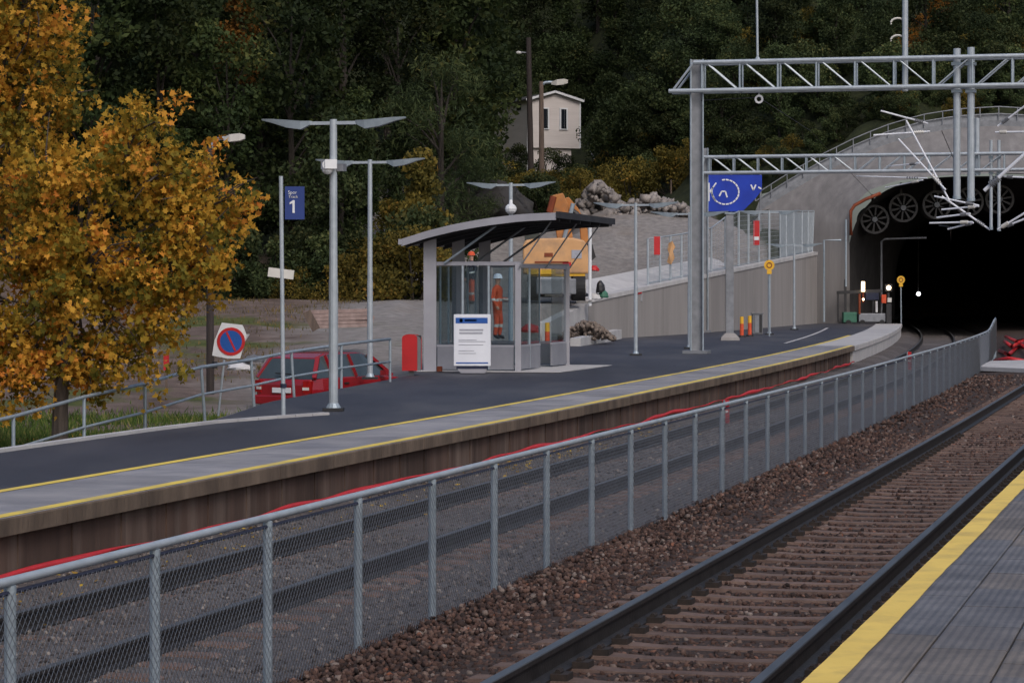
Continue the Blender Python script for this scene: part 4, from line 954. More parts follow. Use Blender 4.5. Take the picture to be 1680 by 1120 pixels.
def cantilever(label, P, segs, dy=0.):
    pts = [P(*s_[0]) for s_ in segs]; t = thing('line_cantilever', label, 'cantilever', pts[0], 'overhead line cantilevers')
    for i, s_ in enumerate(segs):
        a, b_ = P(*s_[0]), P(*s_[1]); r_ = s_[2] if len(s_) > 2 else .026
        b_ = b_+Vector((0,dy,0))
        MB().tube(a, b_, r_, 8).build('bracket_tube', 'whitesheet', t)
        ins = MB(); d = (b_-a)
        for k in range(5): p = a+d*(.72+.035*k); ins.tube(p, p+d.normalized()*.035, r_*2.1, 8)
        ins.build('insulator', 'lens' if i % 2 else 'plastic_g', t)
cantilever('steep pair of white bracket tubes left of the thick drop tubes', P1, [((1487,198),(1552,330)),((1474,228),(1546,313))], -.6)
cantilever('upper white bracket with two near level tubes at the portal rim', P1, [((1445,182),(1527,201)),((1433,222),(1530,214))], .5)
cantilever('white bracket tubes low at the left, just above the jet fans', P2, [((1405,289),(1515,294)),((1452,308),(1508,297)),((1455,273),(1502,270))], -1.)
cantilever('cluster of short white bracket tubes below the thick drop tubes', P1, [((1533,322),(1602,338)),((1545,344),(1602,339)),((1537,357),(1588,351)),((1525,366),(1592,365)),((1555,376),(1593,366))], -.4)
cantilever('long sloping bracket tube running down to the thin drop tubes', P2, [((1545,322),(1626,377),.04)], .2)
cantilever('thick sloping bracket tubes at the right edge of the picture', P1, [((1700,236),(1618,312),.055),((1700,338),(1640,376),.03),((1700,352),(1650,372),.03)], .3)
cantilever('level white bracket tubes right of the thick drop tubes', P1, [((1700,160),(1640,206)),((1700,216),(1636,216)),((1700,292),(1650,289))], .3)
t = thing('contact_wires', 'thin overhead wires running from the gantries into the tunnel', 'wires', P1(1552,335))
for a, b_, c in ((P1(1540,370), P2(1560,372), at(1560,400,150)), (P1(1545,215), P2(1575,285), at(1562,340,150)), (P1(1690,330), P2(1700,360), at(1700,400,150))):
    MB().path([a, b_, c], .012, 4).build('wire', 'blacksteel', t)
MB().path([P1(1150,165), P1(1245,160), at(1330,215,112), at(1440,330,137)], .012, 4).build('wire', 'blacksteel', t)

# grey steel column
p = on(1197,558); t = thing('steel_column', 'grey square column with a flared concrete foot beside the gantry mast', 'column', p)
MB().beam(p+Vector((0,0,.2)), at(1197,352,p.y), .27, .27).build('shaft', 'galv_d', t)
MB().loft([[p+Vector((a*r_,b_*r_,z)) for a, b_ in ((-1,-1),(1,-1),(1,1),(-1,1))] for r_, z in ((.34,0),(.32,.10),(.17,.26))]).build('foot', 'concrete', t)
MB().box(at(1197,351,p.y)+Vector((0,0,.02)), (.36,.36,.05)).build('cap_plate', 'galv', t)

# round orange signs
def round_sign(x, y, yb, label, r_=.20):
    p = on(x, yb); c = at(x, y, p.y-.1); t = thing('round_sign', label, 'sign', p)
    MB().tube(p+Vector((0,-.1,0)), at(x,y-6,p.y-.06), .03, 8).build('pole', 'galv', t)
    d = MB().disc(c, r_, (0,-1,0), .03, 20).build('disc', 'yellowpaint', t)
    MB().disc(c+Vector((0,-.031,0)), r_*.55, (0,-1,0), .012, 18, r_*.38).build('ring_mark', 'pipeorange', d)
    MB().box(c+Vector((0,-.03,-r_*1.35)), (r_*.9,.04,r_*.7)).build('lower_plate', 'yellowpaint', t)
round_sign(1262,435,552,'round orange yellow sign on a pole in front of the retaining wall',.20)
round_sign(1478,459,531,'small round yellow sign on a pole at the tunnel mouth',.20)

# marker posts and cabinet on the platform
def marker(p, h_, label, lean=0.):
    t = thing('marker_post', label, 'marker post', p, 'orange marker posts')
    q = p+Vector((lean,0,h_))
    MB().tube(p+Vector((0,0,.06)), p.lerp(q,.66), .075, 10).build('body', 'hivis', t); MB().tube(p.lerp(q,.66), q, .075, 10, .07).build('top_band', 'yellowpaint', t)
    MB().tube(p, p+Vector((0,0,.07)), .17, 10, .13).build('foot', 'black', t)
Y_ = on(1217,553)
marker(Y_, .78, 'left post of the red and yellow pair beside the grey cabinet'); marker(on(1230,552), .80, 'right post of the red and yellow pair beside the grey cabinet')
p = on(1243,549); t = thing('grey_cabinet', 'dark grey cabinet standing at the foot of the retaining wall', 'cabinet', p)
MB().box(p+Vector((0,.2,.42)), (.42,.4,.80)).build('box', 'plastic_g', t, bevel=.02); MB().box(p+Vector((-.02,-.01,.44)), (.16,.02,.7)).build('door', 'galv_d', t)
MB().box(p+Vector((.12,-.01,.44)), (.1,.02,.7)).build('door', 'blacksteel', t); MB().box(p+Vector((0,.2,.84)), (.48,.46,.04)).build('lid', 'plastic_g', t)
# beyond the shelter
Ym = 82.; q = at(898,572,Ym); marker(Vector((q.x,q.y,q.z)), .80, 'single orange post with a yellow top beyond the shelter')
q = at(1040,482,108); marker(Vector((q.x,q.y,q.z)), .75, 'yellow topped post at the upper end of the red striped barrier')
# ------------------------------------------------------------------ machine and lights at the tunnel mouth
p = on(1432,531); Ym = p.y; t = thing('work_trolley', 'low grey work trolley with dark uprights and lights at the tunnel mouth', 'trolley', p)
a, b_ = at(1409,514,Ym), at(1453,528,Ym)
MB().box((a+b_)/2+Vector((0,.4,0)), (b_.x-a.x,.8,a.z-b_.z)).build('box', 'galv_d', t, bevel=.03)
a, b_ = at(1384,512,Ym), at(1406,529,Ym); MB().box((a+b_)/2+Vector((0,.4,0)), (b_.x-a.x,.7,a.z-b_.z)).build('engine_box', 'greenpaint', t, bevel=.03)
for x, y0, w_ in ((1388,458,.12),(1376,478,.08),(1434,478,.10),(1446,476,.08)): MB().beam(at(x,528,Ym)+Vector((0,.3,0)), at(x,y0,Ym)+Vector((0,.3,0)), w_, w_).build('upright', 'blacksteel', t)
MB().beam(at(1374,480,Ym)+Vector((0,.3,0)), at(1448,477,Ym)+Vector((0,.3,0)), .14, .16).build('cross_beam', 'blacksteel', t)
MB().box(at(1432,486,Ym)+Vector((0,.3,0)), (.65,.3,.35)).build('control_box', 'navy', t)
MB().tube(at(1410,515,Ym), at(1410,482,Ym), .06, 8).build('handle', 'pipeorange', t)
MB().tube(at(1438,512,Ym), at(1438,494,Ym), .06, 8).build('canister', 'sackwhite', t)
for x in (1392, 1415, 1447): MB().tube(at(x,529,Ym)+Vector((0,-.02,0)), at(x,529,Ym)+Vector((0,.12,0)), .14, 12).build('wheel', 'black', t)
t = thing('strip_light', 'glowing upright strip light on the work trolley', 'lamp', at(1416,492,Ym))
MB().tube(at(1416,478,Ym), at(1416,462,Ym), .085, 10).build('tube_lamp', 'lamp', t); MB().tube(at(1416,496,Ym), at(1416,478,Ym), .05, 8).build('holder', 'pipeorange', t)
MB().sphere(at(1416,491,Ym)+Vector((0,-.08,0)), .055).build('small_lamp', 'lamp', t)
p = on(1458,531); t = thing('signal_post', 'dark signal post with a lit white lamp and orange housing', 'signal', p)
MB().beam(p, at(1458,498,p.y), .22, .25).build('post', 'blacksteel', t); MB().box(at(1458,472,p.y)+Vector((0,.1,0)), (.34,.2,.36)).build('lamp_box', 'blacksteel', t)
MB().sphere(at(1458,472,p.y)+Vector((0,-.02,0)), .115).build('lamp', 'lamp', t)
MB().box(at(1450,490,p.y), (.22,.2,.42)).build('orange_housing', 'hivis', t); MB().box(at(1459,492,p.y), (.2,.2,.22)).build('white_housing', 'lens', t)
MB().beam(at(1458,480,p.y)+Vector((0,.1,0)), at(1458,500,p.y)+Vector((0,.1,0)), .1, .1).build('neck', 'blacksteel', t)
p = at(1507,482,160); t = thing('tunnel_lamp', 'small white lamp shining inside the dark tunnel', 'lamp', p)
MB().sphere(p, .12).build('bulb', 'lamp_c', t); MB().beam(p+Vector((0,.15,.1)), p+Vector((0,.15,4.5)), .04, .04).build('hanger', 'blacksteel', t)
tag(MB().pipe([at(1446,531,139), at(1446,396,139), at(1452,392,139), at(1520,390,139)], .05, 6).build('mouth_frame', 'galv_d'), 'thin brownish pipe frame just inside the tunnel mouth', 'pipe')

# red tubes and slab at the right end, beyond the fence
rr = [[(1648,560),(1660,568),(1672,562),(1690,575)],[(1640,575),(1655,582),(1668,570),(1695,568)],[(1632,592),(1655,588),(1690,594)],[(1650,552),(1668,560),(1690,556)]]
for i, L in enumerate(rr):
    pts = [Vector(on(x, y, -.2+.12*(k % 2)+(.15 if i in (0, 3) else 0))) for k, (x, y) in enumerate(L)]
    tag(MB().pipe(pts, .07, 8).build('red_tube', 'redplastic', smooth=True), ['red tube looping at the tunnel end of the fence, upper one', 'red tube curling right beside the last fence posts', 'thick red tube lying flat on the slab at the right edge', 'topmost red tube at the right edge before the tunnel'][i], 'tube', 'red tubes past the fence end')
a = on(1605,608,-.2); b_ = on(1700,604,-.2)
tag(MB().prism([a, on(1700,612,-.2), on(1700,596,-.2), on(1625,598,-.2)], (0,0,.12)).build('concrete_slab', 'concrete_l'), 'flat pale concrete slab lying past the fence end', 'slab')
# small red plates on the fence
for x, y0, y1, lb in ((1206,656,694,'small red and white plate on the far track seen through the fence'),(1501,577,606,'narrow red plate near the far end of the fence')):
    Yq = 33.5 if x < 1300 else 58.5; Yq = float(np.interp(x, [840+F*X_fence(y)/y for y in np.linspace(14, 90, 300)], np.linspace(14, 90, 300)))+.25
    a, b_ = at(x-5,y0,Yq), at(x+5,y1,Yq); t = thing('warning_plate', lb, 'plate', Vector(((a.x+b_.x)/2,Yq,b_.z)))
    MB().box((a+b_)/2-VS*.12, (.09,.03,a.z-b_.z), -TH).build('plate', 'redplastic', t)
    for k in range(3): MB().box((a+b_)/2-VS*.12+Vector((0,-.02,(k-1)*.08)), (.06,.02,.025), -TH).build('stripe', 'white' if k == 1 else 'redpaint', t)
    MB().tube(Vector((a.x-.1,Yq,-.55+g(Yq))), Vector((a.x-.1,Yq,a.z)), .015, 6).build('stake', 'galv_d', t)

# ------------------------------------------------------------------ wheeled excavator beyond the shelter
Ye = 95.; base = at(912,490,Ye); t = thing('wheeled_excavator', 'orange wheeled excavator seen from behind beyond the shelter', 'excavator', base)
E = lambda x, y, dy=0.: at(x, y, Ye)+Vector((0,dy,0))
prof = [(858,449),(858,402),(862,394),(880,391),(940,390),(958,394),(965,404),(966,449)]
bk = MB().prism([E(*p_) for p_ in prof], (0,1.1,0)).build('counterweight', 'orange_l', t, bevel=.06)
MB().prism([E(864,449,1.12), E(962,449,1.12), E(958,396,1.12), E(868,394,1.12)], (0,1.9,0)).build('engine_housing', 'orange', t)
MB().prism([E(872,453,.05), E(960,453,.05), E(960,445.5,.05), E(872,446,.05)], (0,2.8,0)).build('slew_deck', 'yellowpaint', t)
MB().box(E(888,446,-.01), (1.0,.03,.16)).build('yellow_band', 'yellowpaint', bk)
for x, y, w_, h_, m_ in ((900,418,.30,.14,'pipeorange'),(946,417,.36,.3,'print'),(930,433,.3,.14,'redplastic'),(905,430,1.2,.06,'pipeorange')): MB().box(E(x,y,-.008), (w_,.02,h_)).build('marking', m_, bk)
MB().box(E(912,470,.5), (1.4,2.6,.55)).build('chassis', 'galv_d', t, bevel=.04)
MB().box(E(908,463,-.25), (1.15,.2,.34)).build('tool_box', 'concrete_l', t, bevel=.02)
MB().box(E(908,480,-.30), (.62,.06,.24)).build('rear_plate', 'lens', t); MB().box(E(908,479,-.2), (1.1,.2,.36)).build('axle', 'blacksteel', t)
for x in (876, 950):
    for dy in (0., 2.6):
        c = at(x, 473, Ye)+Vector((0,dy,0)); s = -1 if x < 900 else 1
        wh = MB().tube(c+Vector((-.22,0,0)), c+Vector((.22,0,0)), .44, 22).build('wheel', 'black', t); MB().tube(c+Vector((s*.22,0,0)), c+Vector((s*.24,0,0)), .25, 14).build('rim', 'lens', wh)
MB().prism([E(861,394,1.3), E(886,394,1.3), E(886,362,1.3), E(861,364,1.3)], (0,1.5,0)).build('cab', 'carglass', t)
MB().prism([E(860,363,1.25), E(887,361,1.25), E(887,358,1.25), E(860,360,1.25)], (0,1.6,0)).build('cab_roof', 'orange', t)
bm = [(918,398),(944,398),(934,330),(926,312),(908,316),(906,332)]
MB().prism([E(x,y,2.6) for x, y in bm], (0,.45,0)).build('boom', 'orange', t, bevel=.03)
ar = [(924,322),(936,318),(953,338),(968,372),(970,398),(957,398),(955,372),(944,352)]
MB().prism([E(x,y,3.1) for x, y in ar], (0,.36,0)).build('stick', 'orange', t, bevel=.03)
MB().tube(E(903,345,2.5), E(910,318,2.5), .12, 8).build('hydraulic_ram', 'pipeorange', t); MB().tube(E(938,338,3.0), E(955,352,3.0), .10, 8).build('hydraulic_ram', 'blacksteel', t)
MB().tube(E(943,330,2.55), E(926,396,2.55), .08, 8).build('hydraulic_ram', 'galv', t)
MB().prism([E(954,396,3.0), E(976,398,3.0), E(982,420,3.0), E(968,432,3.0), E(955,420,3.0)], (0,.9,0)).build('bucket', 'blacksteel', t)
# slim white post beside it
p = at(968,492,93.5); t = thing('slim_white_post', 'slim white post right of the excavator', 'post', p); MB().tube(p-Vector((0,0,.2)), at(968,372,93.5), .06, 8).build('shaft', 'white', t); MB().box(p, (.3,.3,.06)).build('foot', 'concrete_l', t)
# odds and ends to the right of it
for x, y, w_, h_, m_, lb, nm in ((975,440,.34,.2,'redplastic','red bundle on the gravel behind the slim white post','bundle'),(985,470,.32,.42,'blacksteel','dark drum standing right of the slim white post','drum'),(990,482,.34,.26,'greenpaint','small green canister at the low wall','canister'),(977,486,.5,.22,'sackwhite','white sack lying at the foot of the slim white post','sack'),(870,538,.55,.26,'redplastic','red canvas bag lying beyond the shelter','bag'),(417,588,.42,.14,'plastic_g','white sheet lying behind the no parking sign','sheet'),(396,600,.55,.16,'sackwhite','crumpled pale sheet under the no parking sign','sheet')):
    Yq = 96. if x > 900 else (80. if x > 800 else 53.)
    c = at(x, y, Yq); b_ = MB(); rings = []
    for k in range(6):
        f_ = k/5; rad = (1, 1.06, 1.0, .92, .7, .25)[k]
        rings.append([c+Vector((w_/2*rad*math.cos(2*math.pi*i/10)*random.uniform(.9,1.08), .22*rad*math.sin(2*math.pi*i/10), h_*(f_-.5)+random.uniform(-.02,.02))) for i in range(10)])
    b_.loft(rings); b_.v = [p_ for p_ in b_.v]; o = b_.build(nm, m_, smooth=False); tag(o, lb, nm)
# red striped barrier on the wall top
t = thing('striped_barrier', 'red and white striped barrier at the left end of the wall top', 'barrier', at(1010,488,100))
a, b_ = at(992,489,99.5), at(1052,477,102.5)
for k in range(8): MB().beam(a.lerp(b_, k/8), a.lerp(b_, (k+.98)/8), .06, .20).build('stripe', 'redplastic' if k % 2 else 'white', t)
for q in (a, b_): MB().beam(q-Vector((0,0,.4)), q+Vector((0,.08,.1)), .08, .08).build('leg', 'galv_d', t)
for x, y0, y1, m_, lb in ((1078,388,418,'redplastic','red plate hung on the wall top fence, left of the gantry mast'),(1241,362,402,'redplastic','tall red sign hung on the wall top fence below the banner')):
    Yq = wallpt(x)-.4; a, b_ = at(x-5,y0,Yq), at(x+5,y1,Yq); t = thing('hanging_plate', lb, 'plate', b_)
    pl = MB().box((a+b_)/2, (b_.x-a.x,.04,a.z-b_.z)).build('plate', m_, t)
    if x > 1200: MB().box((a+b_)/2+Vector((0,-.03,-.25)), ((b_.x-a.x)*.8,.02,.16)).build('white_mark', 'white', pl)
# tied up yellow cloth on a fence post
Yq = wallpt(1100)-.3; c = at(1101,415,Yq)
poly = [at(x, y, Yq) for x, y in ((1097,399),(1103,395),(1108,405),(1104,412),(1107,423),(1101,434),(1094,430),(1098,417),(1095,408))]
for k, p_ in enumerate(poly): p_.y += .06*(-1)**k
tag(MB().prism(poly, (0,.07,0)).build('yellow_cloth', 'orange_l'), 'pale orange cloth tied to a post of the wall top fence', 'cloth')

# ------------------------------------------------------------------ two workers seen through the glass
def person(loc, H, rz, label, helmet, jacket, legs, arm=0.):
    k = H/1.8
    J = {'pel':(0,0,.95),'sp':(0,0,1.15),'ch':(0,0,1.38),'nk':(0,.0,1.53),'hd0':(0,-.01,1.60),'hd1':(0,-.02,1.70),'hd2':(0,-.01,1.78),
         'sl':(-.19,0,1.44),'el':(-.27,.03,1.16),'wl':(-.27,-.10,.93),'hl':(-.26,-.15,.84),'sr':(.19,0,1.44),'er':(.27,.02,1.16),'wr':(.24,-.16-.1*arm,.98+.1*arm),'hr':(.22,-.23-.1*arm,.93+.12*arm),
         'tl':(-.10,0,.88),'kl':(-.12,-.03,.50),'al':(-.13,.02,.10),'fl':(-.15,-.14,.05),'tr':(.10,0,.88),'kr':(.13,-.05,.50),'ar':(.14,.0,.10),'fr':(.16,-.16,.05)}
    rad = {'pel':.155,'sp':.15,'ch':.165,'nk':.06,'hd0':.075,'hd1':.095,'hd2':.085,'sl':.085,'el':.062,'wl':.045,'hl':.042,'sr':.085,'er':.062,'wr':.045,'hr':.042,'tl':.105,'kl':.08,'al':.06,'fl':.045,'tr':.105,'kr':.08,'ar':.06,'fr':.045}
    ed = [('pel','sp'),('sp','ch'),('ch','nk'),('nk','hd0'),('hd0','hd1'),('hd1','hd2'),('ch','sl'),('sl','el'),('el','wl'),('wl','hl'),('ch','sr'),('sr','er'),('er','wr'),('wr','hr'),('pel','tl'),('tl','kl'),('kl','al'),('al','fl'),('pel','tr'),('tr','kr'),('kr','ar'),('ar','fr')]
    ks = list(J); me = bpy.data.meshes.new('body'); me.from_pydata([tuple(c*k for c in J[n_]) for n_ in ks], [(ks.index(a), ks.index(b_)) for a, b_ in ed], [])
    o = bpy.data.objects.new('tmp', me); col.objects.link(o); o.modifiers.new('s', 'SKIN'); sd_ = o.modifiers.new('u', 'SUBSURF'); sd_.levels = 2; sd_.render_levels = 2
    for i, n_ in enumerate(ks): me.skin_vertices[0].data[i].radius = (rad[n_]*k, rad[n_]*k*.85)
    me.skin_vertices[0].data[0].use_root = True
    bpy.context.view_layer.update(); dg = bpy.context.evaluated_depsgraph_get(); bm_ = bpy.data.meshes.new_from_object(o.evaluated_get(dg)); bpy.data.objects.remove(o)
    bm_.name = 'body'; bm_.materials.clear()
    for m_ in (jacket, 'hivisband', legs, 'skin', 'black'): bm_.materials.append(M[m_])
    for p_ in bm_.polygons:
        c = p_.center/k; idx = 0
        if c.z > 1.55: idx = 3
        elif abs(c.x) > .17 and c.z < .95 and c.z > .75 and c.y < -.05: idx = 3
        elif c.z < .14: idx = 4
        elif c.z < .90: idx = 1 if (.36 < c.z < .43) else 2
        elif 1.10 < c.z < 1.17: idx = 1
        p_.material_index = idx; p_.use_smooth = True
    root = thing('person', label, 'person', loc); root.rotation_euler = (0,0,rz)
    b = bpy.data.objects.new('body', bm_); col.objects.link(b); b.parent = root
    hb = MB(); rings = []
    for z_, r_ in ((1.735,.135),(1.745,.118),(1.80,.112),(1.85,.085),(1.875,.03)): rings.append([Vector((r_*math.cos(2*math.pi*i/14), r_*1.12*math.sin(2*math.pi*i/14)-.015, z_))*k for i in range(14)])
    hb.loft(rings); me_ = bpy.data.meshes.new('helmet'); me_.from_pydata([tuple(p_) for p_ in hb.v], [], hb.f); me_.materials.append(M[helmet])
    h_ = bpy.data.objects.new('helmet', me_); col.objects.link(h_); h_.parent = root
p = at(816,557,76.); person((p.x,p.y,p.z), 1.80, R(68), 'worker in orange jacket and trousers with pale helmet, standing behind the shelter glass', 'whitesheet', 'hivis', 'hivis', 1.4)
p = at(774,500,94.); person((p.x,p.y,p.z), 1.80, R(-60), 'worker with orange helmet and navy top left of the excavator', 'hivis', 'navy', 'hivis', 1.)

# ------------------------------------------------------------------ house on the slope
Yh = 230.; hb_ = at(910,262,Yh); t = thing('small_house', 'small pale house with two windows on the wooded slope', 'house', hb_)
rot = Matrix.Rotation(R(20), 3, 'Z')
gw = 4.75; zb = at(0,243,Yh).z; ze = at(0,165,Yh).z; zrg = at(0,152,Yh).z; HD = 9.0
HC = at(909,0,Yh); HC.z = 0
def Hh(x, y, z): 
    v = rot@Vector((x, y, 0)); return Vector((HC.x+v.x, HC.y+v.y, z))
MB().prism([Hh(-gw/2,0,zb), Hh(gw/2,0,zb), Hh(gw/2,0,ze), Hh(0,0,zrg), Hh(-gw/2,0,ze)], rot@Vector((0,HD,0))).build('wall', 'house', t)
MB().prism([Hh(-gw/2+.15,.25,zb-3), Hh(gw/2-.7,.25,zb-3), Hh(gw/2-.7,.25,zb-.004), Hh(-gw/2+.15,.25,zb-.004)], rot@Vector((0,HD-.5,0))).build('basement_wall', 'house', t)
dz = zrg-ze
for s in (-1, 1):
    a0 = Hh(0,-.28,zrg+.13); b0 = Hh(s*(gw/2+.28),-.28,ze-dz*.12+.13)
    rf = MB().prism([a0, b0, b0+Vector((0,0,-.12)), a0+Vector((0,0,-.12))], rot@Vector((0,HD+.5,0))).build('roof', 'houseroof', t)
    MB().beam(Hh(0,-.31,zrg+.06), Hh(s*(gw/2+.28),-.31,ze-dz*.12+.06), .05, .2).build('barge_board', 'white', rf)
def zat(y): return at(0,y,Yh).z
for x0, x1 in ((888,899),(919,932)):
    xc = ((x0+x1)/2-909)/F*Yh; zc = zat(195); w_ = (x1-x0)/F*Yh*.8; h_ = zat(180)-zat(212)
    fr = MB().box(Hh(xc,-.05,zc), (w_+.22,.1,h_+.2), R(20)).build('window', 'white', t)
    MB().box(Hh(xc-w_*.18,-.10,zc), (w_*.52,.06,h_-.02), R(20)).build('pane', 'window', fr); MB().box(Hh(xc+w_*.26,-.11,zc), (w_*.30,.06,h_-.02), R(20)).build('pane', 'window', fr)
MB().beam(Hh(-gw/2-.02,-.02,zb-2.6), Hh(-gw/2-.02,-.02,ze), .14, .14).build('corner_board', 'white', t)
MB().beam(Hh(gw/2+.02,-.02,zb), Hh(gw/2+.02,-.02,ze), .12, .12).build('corner_board', 'white', t)
MB().box(Hh(-gw/2-.03,2.2,zat(163)-.6), (.06,1.0,.5), R(20)).build('side_window', 'window', t)
# hand rail beside the steps
t = thing('step_handrail', 'sloping handrail right of the pale house', 'handrail', at(1000,312,200))
MB().pipe([at(968,247,222), at(985,280,208), at(1003,312,196)], .05, 6).build('rail', 'galv_d', t)
for x, y, Yq in ((973,257,218),(986,282,207),(1002,310,197)): MB().tube(at(x,y,Yq), at(x,y,Yq)-Vector((0,0,1.6)), .04, 6).build('post', 'galv_d', t)

# ------------------------------------------------------------------ poles
def pole_lamp(name, label, x, yb, yt, Y, w0, m_, head, hx, hy, lampdark=False):
    p = at(x, yb, Y); t = thing(name, label, 'lamp post', p)
    MB().tube(p-Vector((0,0,.6)), at(x-1,yt,Y), w0, 10, w0*.75).build('pole', m_, t)
    if head:
        c = at(x-1, yt+6, Y); e = at(hx, hy, Y); mid = c.lerp(e,.5)+Vector((0,0,.12))
        MB().pipe([c, c.lerp(mid,.5)+Vector((0,0,.07)), mid, e], w0*.5, 8).build('arm', 'galv', t)
        d = (e-mid).normalized(); L_ = .42 if Y < 80 else 1.1; d = Vector((.97,0,.1)); kk = L_/.5
        MB().loft([[e+d*s_*L_+Vector((0,a*wd*kk,b_*hd*kk)) for a, b_ in ((-1,-1),(1,-1),(1,1),(-1,1))] for s_, wd, hd in ((-.35,.05,.04),(0,.16,.09),(.5,.17,.09),(.75,.08,.05))]).build('lamp_head', 'lens', t)
    return t
pole_lamp('street_lamp', 'street lamp on a dark pole right of the orange maple', 345, 600, 240, 56., .085, 'darkpole', True, 378, 227)
pole_lamp('street_lamp', 'street lamp with a bright head in front of the pale house', 889, 330, 134, 190., .22, 'wood', True, 913, 136)
p = at(873,345,180); t = thing('timber_pole', 'tall bare timber pole left of the pale house', 'pole', p)
MB().tube(p-Vector((0,0,2)), at(867,62,180), .24, 10, .17).build('shaft', 'darkpole', t); MB().tube(at(867,87,180), at(852,86,180), .05, 6).build('arm', 'galv_d', t); MB().sphere(at(851,87,180), .2, .6).build('lamp', 'lens', t)
p = at(1102,300,150); t = thing('bare_stake', 'thin bare stake among the shrubs above the gravel heap', 'stake', at(1101,340,150)); MB().tube(at(1101,342,150), at(1101,295,150), .05, 6, .04).build('shaft', 'wood', t)

# ------------------------------------------------------------------ heaps and timber
def rockpile(name, label, x0, x1, yb, yt, Y, n_, smin, smax, m_='rubble', depth=4.):
    t = thing(name, label, 'rubble', at((x0+x1)/2, yb, Y))
    v = np.array([(a,b_,c) for a in (-1,1) for b_ in (-1,1) for c in (-1,1)], float)*.62; f = np.array([(0,1,3),(0,3,2),(4,6,7),(4,7,5),(0,4,5),(0,5,1),(2,3,7),(2,7,6),(0,2,6),(0,6,4),(1,5,7),(1,7,3)]); V = []; Fc = []
    for i in range(n_):
        x = random.triangular(x0, x1, (x0+x1)/2); e = 1-abs((x-(x0+x1)/2)/((x1-x0)/2))**1.6
        y = yb+(yt-yb)*e*random.random()**.7; c = at(x, y, Y+random.uniform(0, depth)); s_ = random.uniform(smin, smax)
        Vi = (v+rng.uniform(-.28,.28,(8,3)))*rng.uniform(.45,1.3,3)*s_; Vi = Vi@rand_rot(1)[0].T+np.array(c-worigin(t))
        V.append(Vi); Fc.append(f+8*i)
    if n_ <= 300:
        for Vi in V:
            cen = Vi.mean(0); me = mesh_np('rock', Vi-cen, f, m_); o = bpy.data.objects.new('rock', me); col.objects.link(o); o.parent = t; o.location = cen
    else:
        o = bpy.data.objects.new('rocks', mesh_np('rocks', np.concatenate(V), np.concatenate(Fc), m_)); col.objects.link(o); o.parent = t; o['kind'] = 'stuff'
    return t
rockpile('rubble_heap', 'heap of grey blasted rock behind the excavator, below the house', 925, 1045, 372, 302, 131., 300, .10, .36)
rockpile('rubble_heap', 'long low ridge of broken rock above the gravel slope', 985, 1160, 362, 324, 129., 300, .10, .30)
rockpile('gravel_pile', 'small pile of brown gravel beside the low wall beyond the shelter', 915, 1010, 556, 528, 90., 300, .06, .13, 'pilegravel', 3.)
rockpile('dark_rock_outcrop', 'dark grey rock ledge above the shelter roof', 745, 860, 352, 312, 128., 120, .4, 1.0, 'darkrock')
# long gravel slope mound
def mound(name, label, pts, Y, depth, m_):
    top = [at(x, y, Y) for x, y in pts]; vs_ = []; n_ = len(top)
    rows = [(-depth*.9, None), (-depth*.3, .62), (0, 1.), (depth*.5, .8), (depth, None)]
    for dy, k in rows:
        for p in top:
            gz_ = ground(p.x, p.y+dy)-.1; z = gz_ if k is None else gz_+(p.z-gz_)*k
            vs_.append(Vector((p.x+random.uniform(-.1,.1), p.y+dy, z+(random.uniform(-.12,.12) if k else 0))))
    o = MB().add(vs_, [(j*n_+i, j*n_+i+1, (j+1)*n_+i+1, (j+1)*n_+i) for j in range(len(rows)-1) for i in range(n_-1)]).build(name, m_, smooth=True)
    sub = o.modifiers.new('sub', 'SUBSURF'); sub.levels = 2; sub.render_levels = 2
    return tag(o, label, 'gravel')
mound('gravel_mound', 'broad grey gravel slope behind the wall top fence', [(925,400),(950,360),(985,338),(1030,330),(1070,333),(1110,338),(1150,350),(1185,360),(1215,378)], 132., 12., 'gravel_l')
mound('gravel_ridge', 'pointed grey gravel ridge behind the timber stack', [(590,520),(610,506),(630,497),(652,488),(672,499),(690,505),(712,512)], 92., 6., 'gravel_l')
t = thing('timber_stack', 'weathered stack of boards lying on the field behind the red car', 'timber', at(552,540,72))
for r_, (y, xa, xb) in enumerate(((536,516,602),(530,512,604),(524,509,606),(518,506,603),(512,503,598))):
    for dd in range(3): MB().beam(at(xa+random.uniform(-3,3),y,72)+Vector((0,dd*.24,0)), at(xb+random.uniform(-4,4),y-3,73.5)+Vector((0,dd*.24,0)), .21, .09).build('board', 'planks', t)
MB().beam(at(503,511,71.7), at(519,541,71.7), .1, .22).build('end_post', 'wood', t)
# low light concrete upstand beyond the shelter
p0, p1 = at(944,563,88), at(1012,548,97)
tag(MB().beam(p0, p1, .35, .34).build('low_kerb_wall', 'concrete_l'), 'low pale concrete upstand beside the gravel pile', 'wall')
# pink stake in the field
p = at(273,610,60); t = thing('pink_stake', 'short pink marker stake in the field left of the no parking sign', 'stake', p); MB().beam(p-Vector((0,0,.4)), p+Vector((0,0,.12)), .05, .05).build('stick', 'wood', t); MB().box(p+Vector((0,0,.22)), (.12,.06,.36)).build('painted_head', 'redplastic', t)

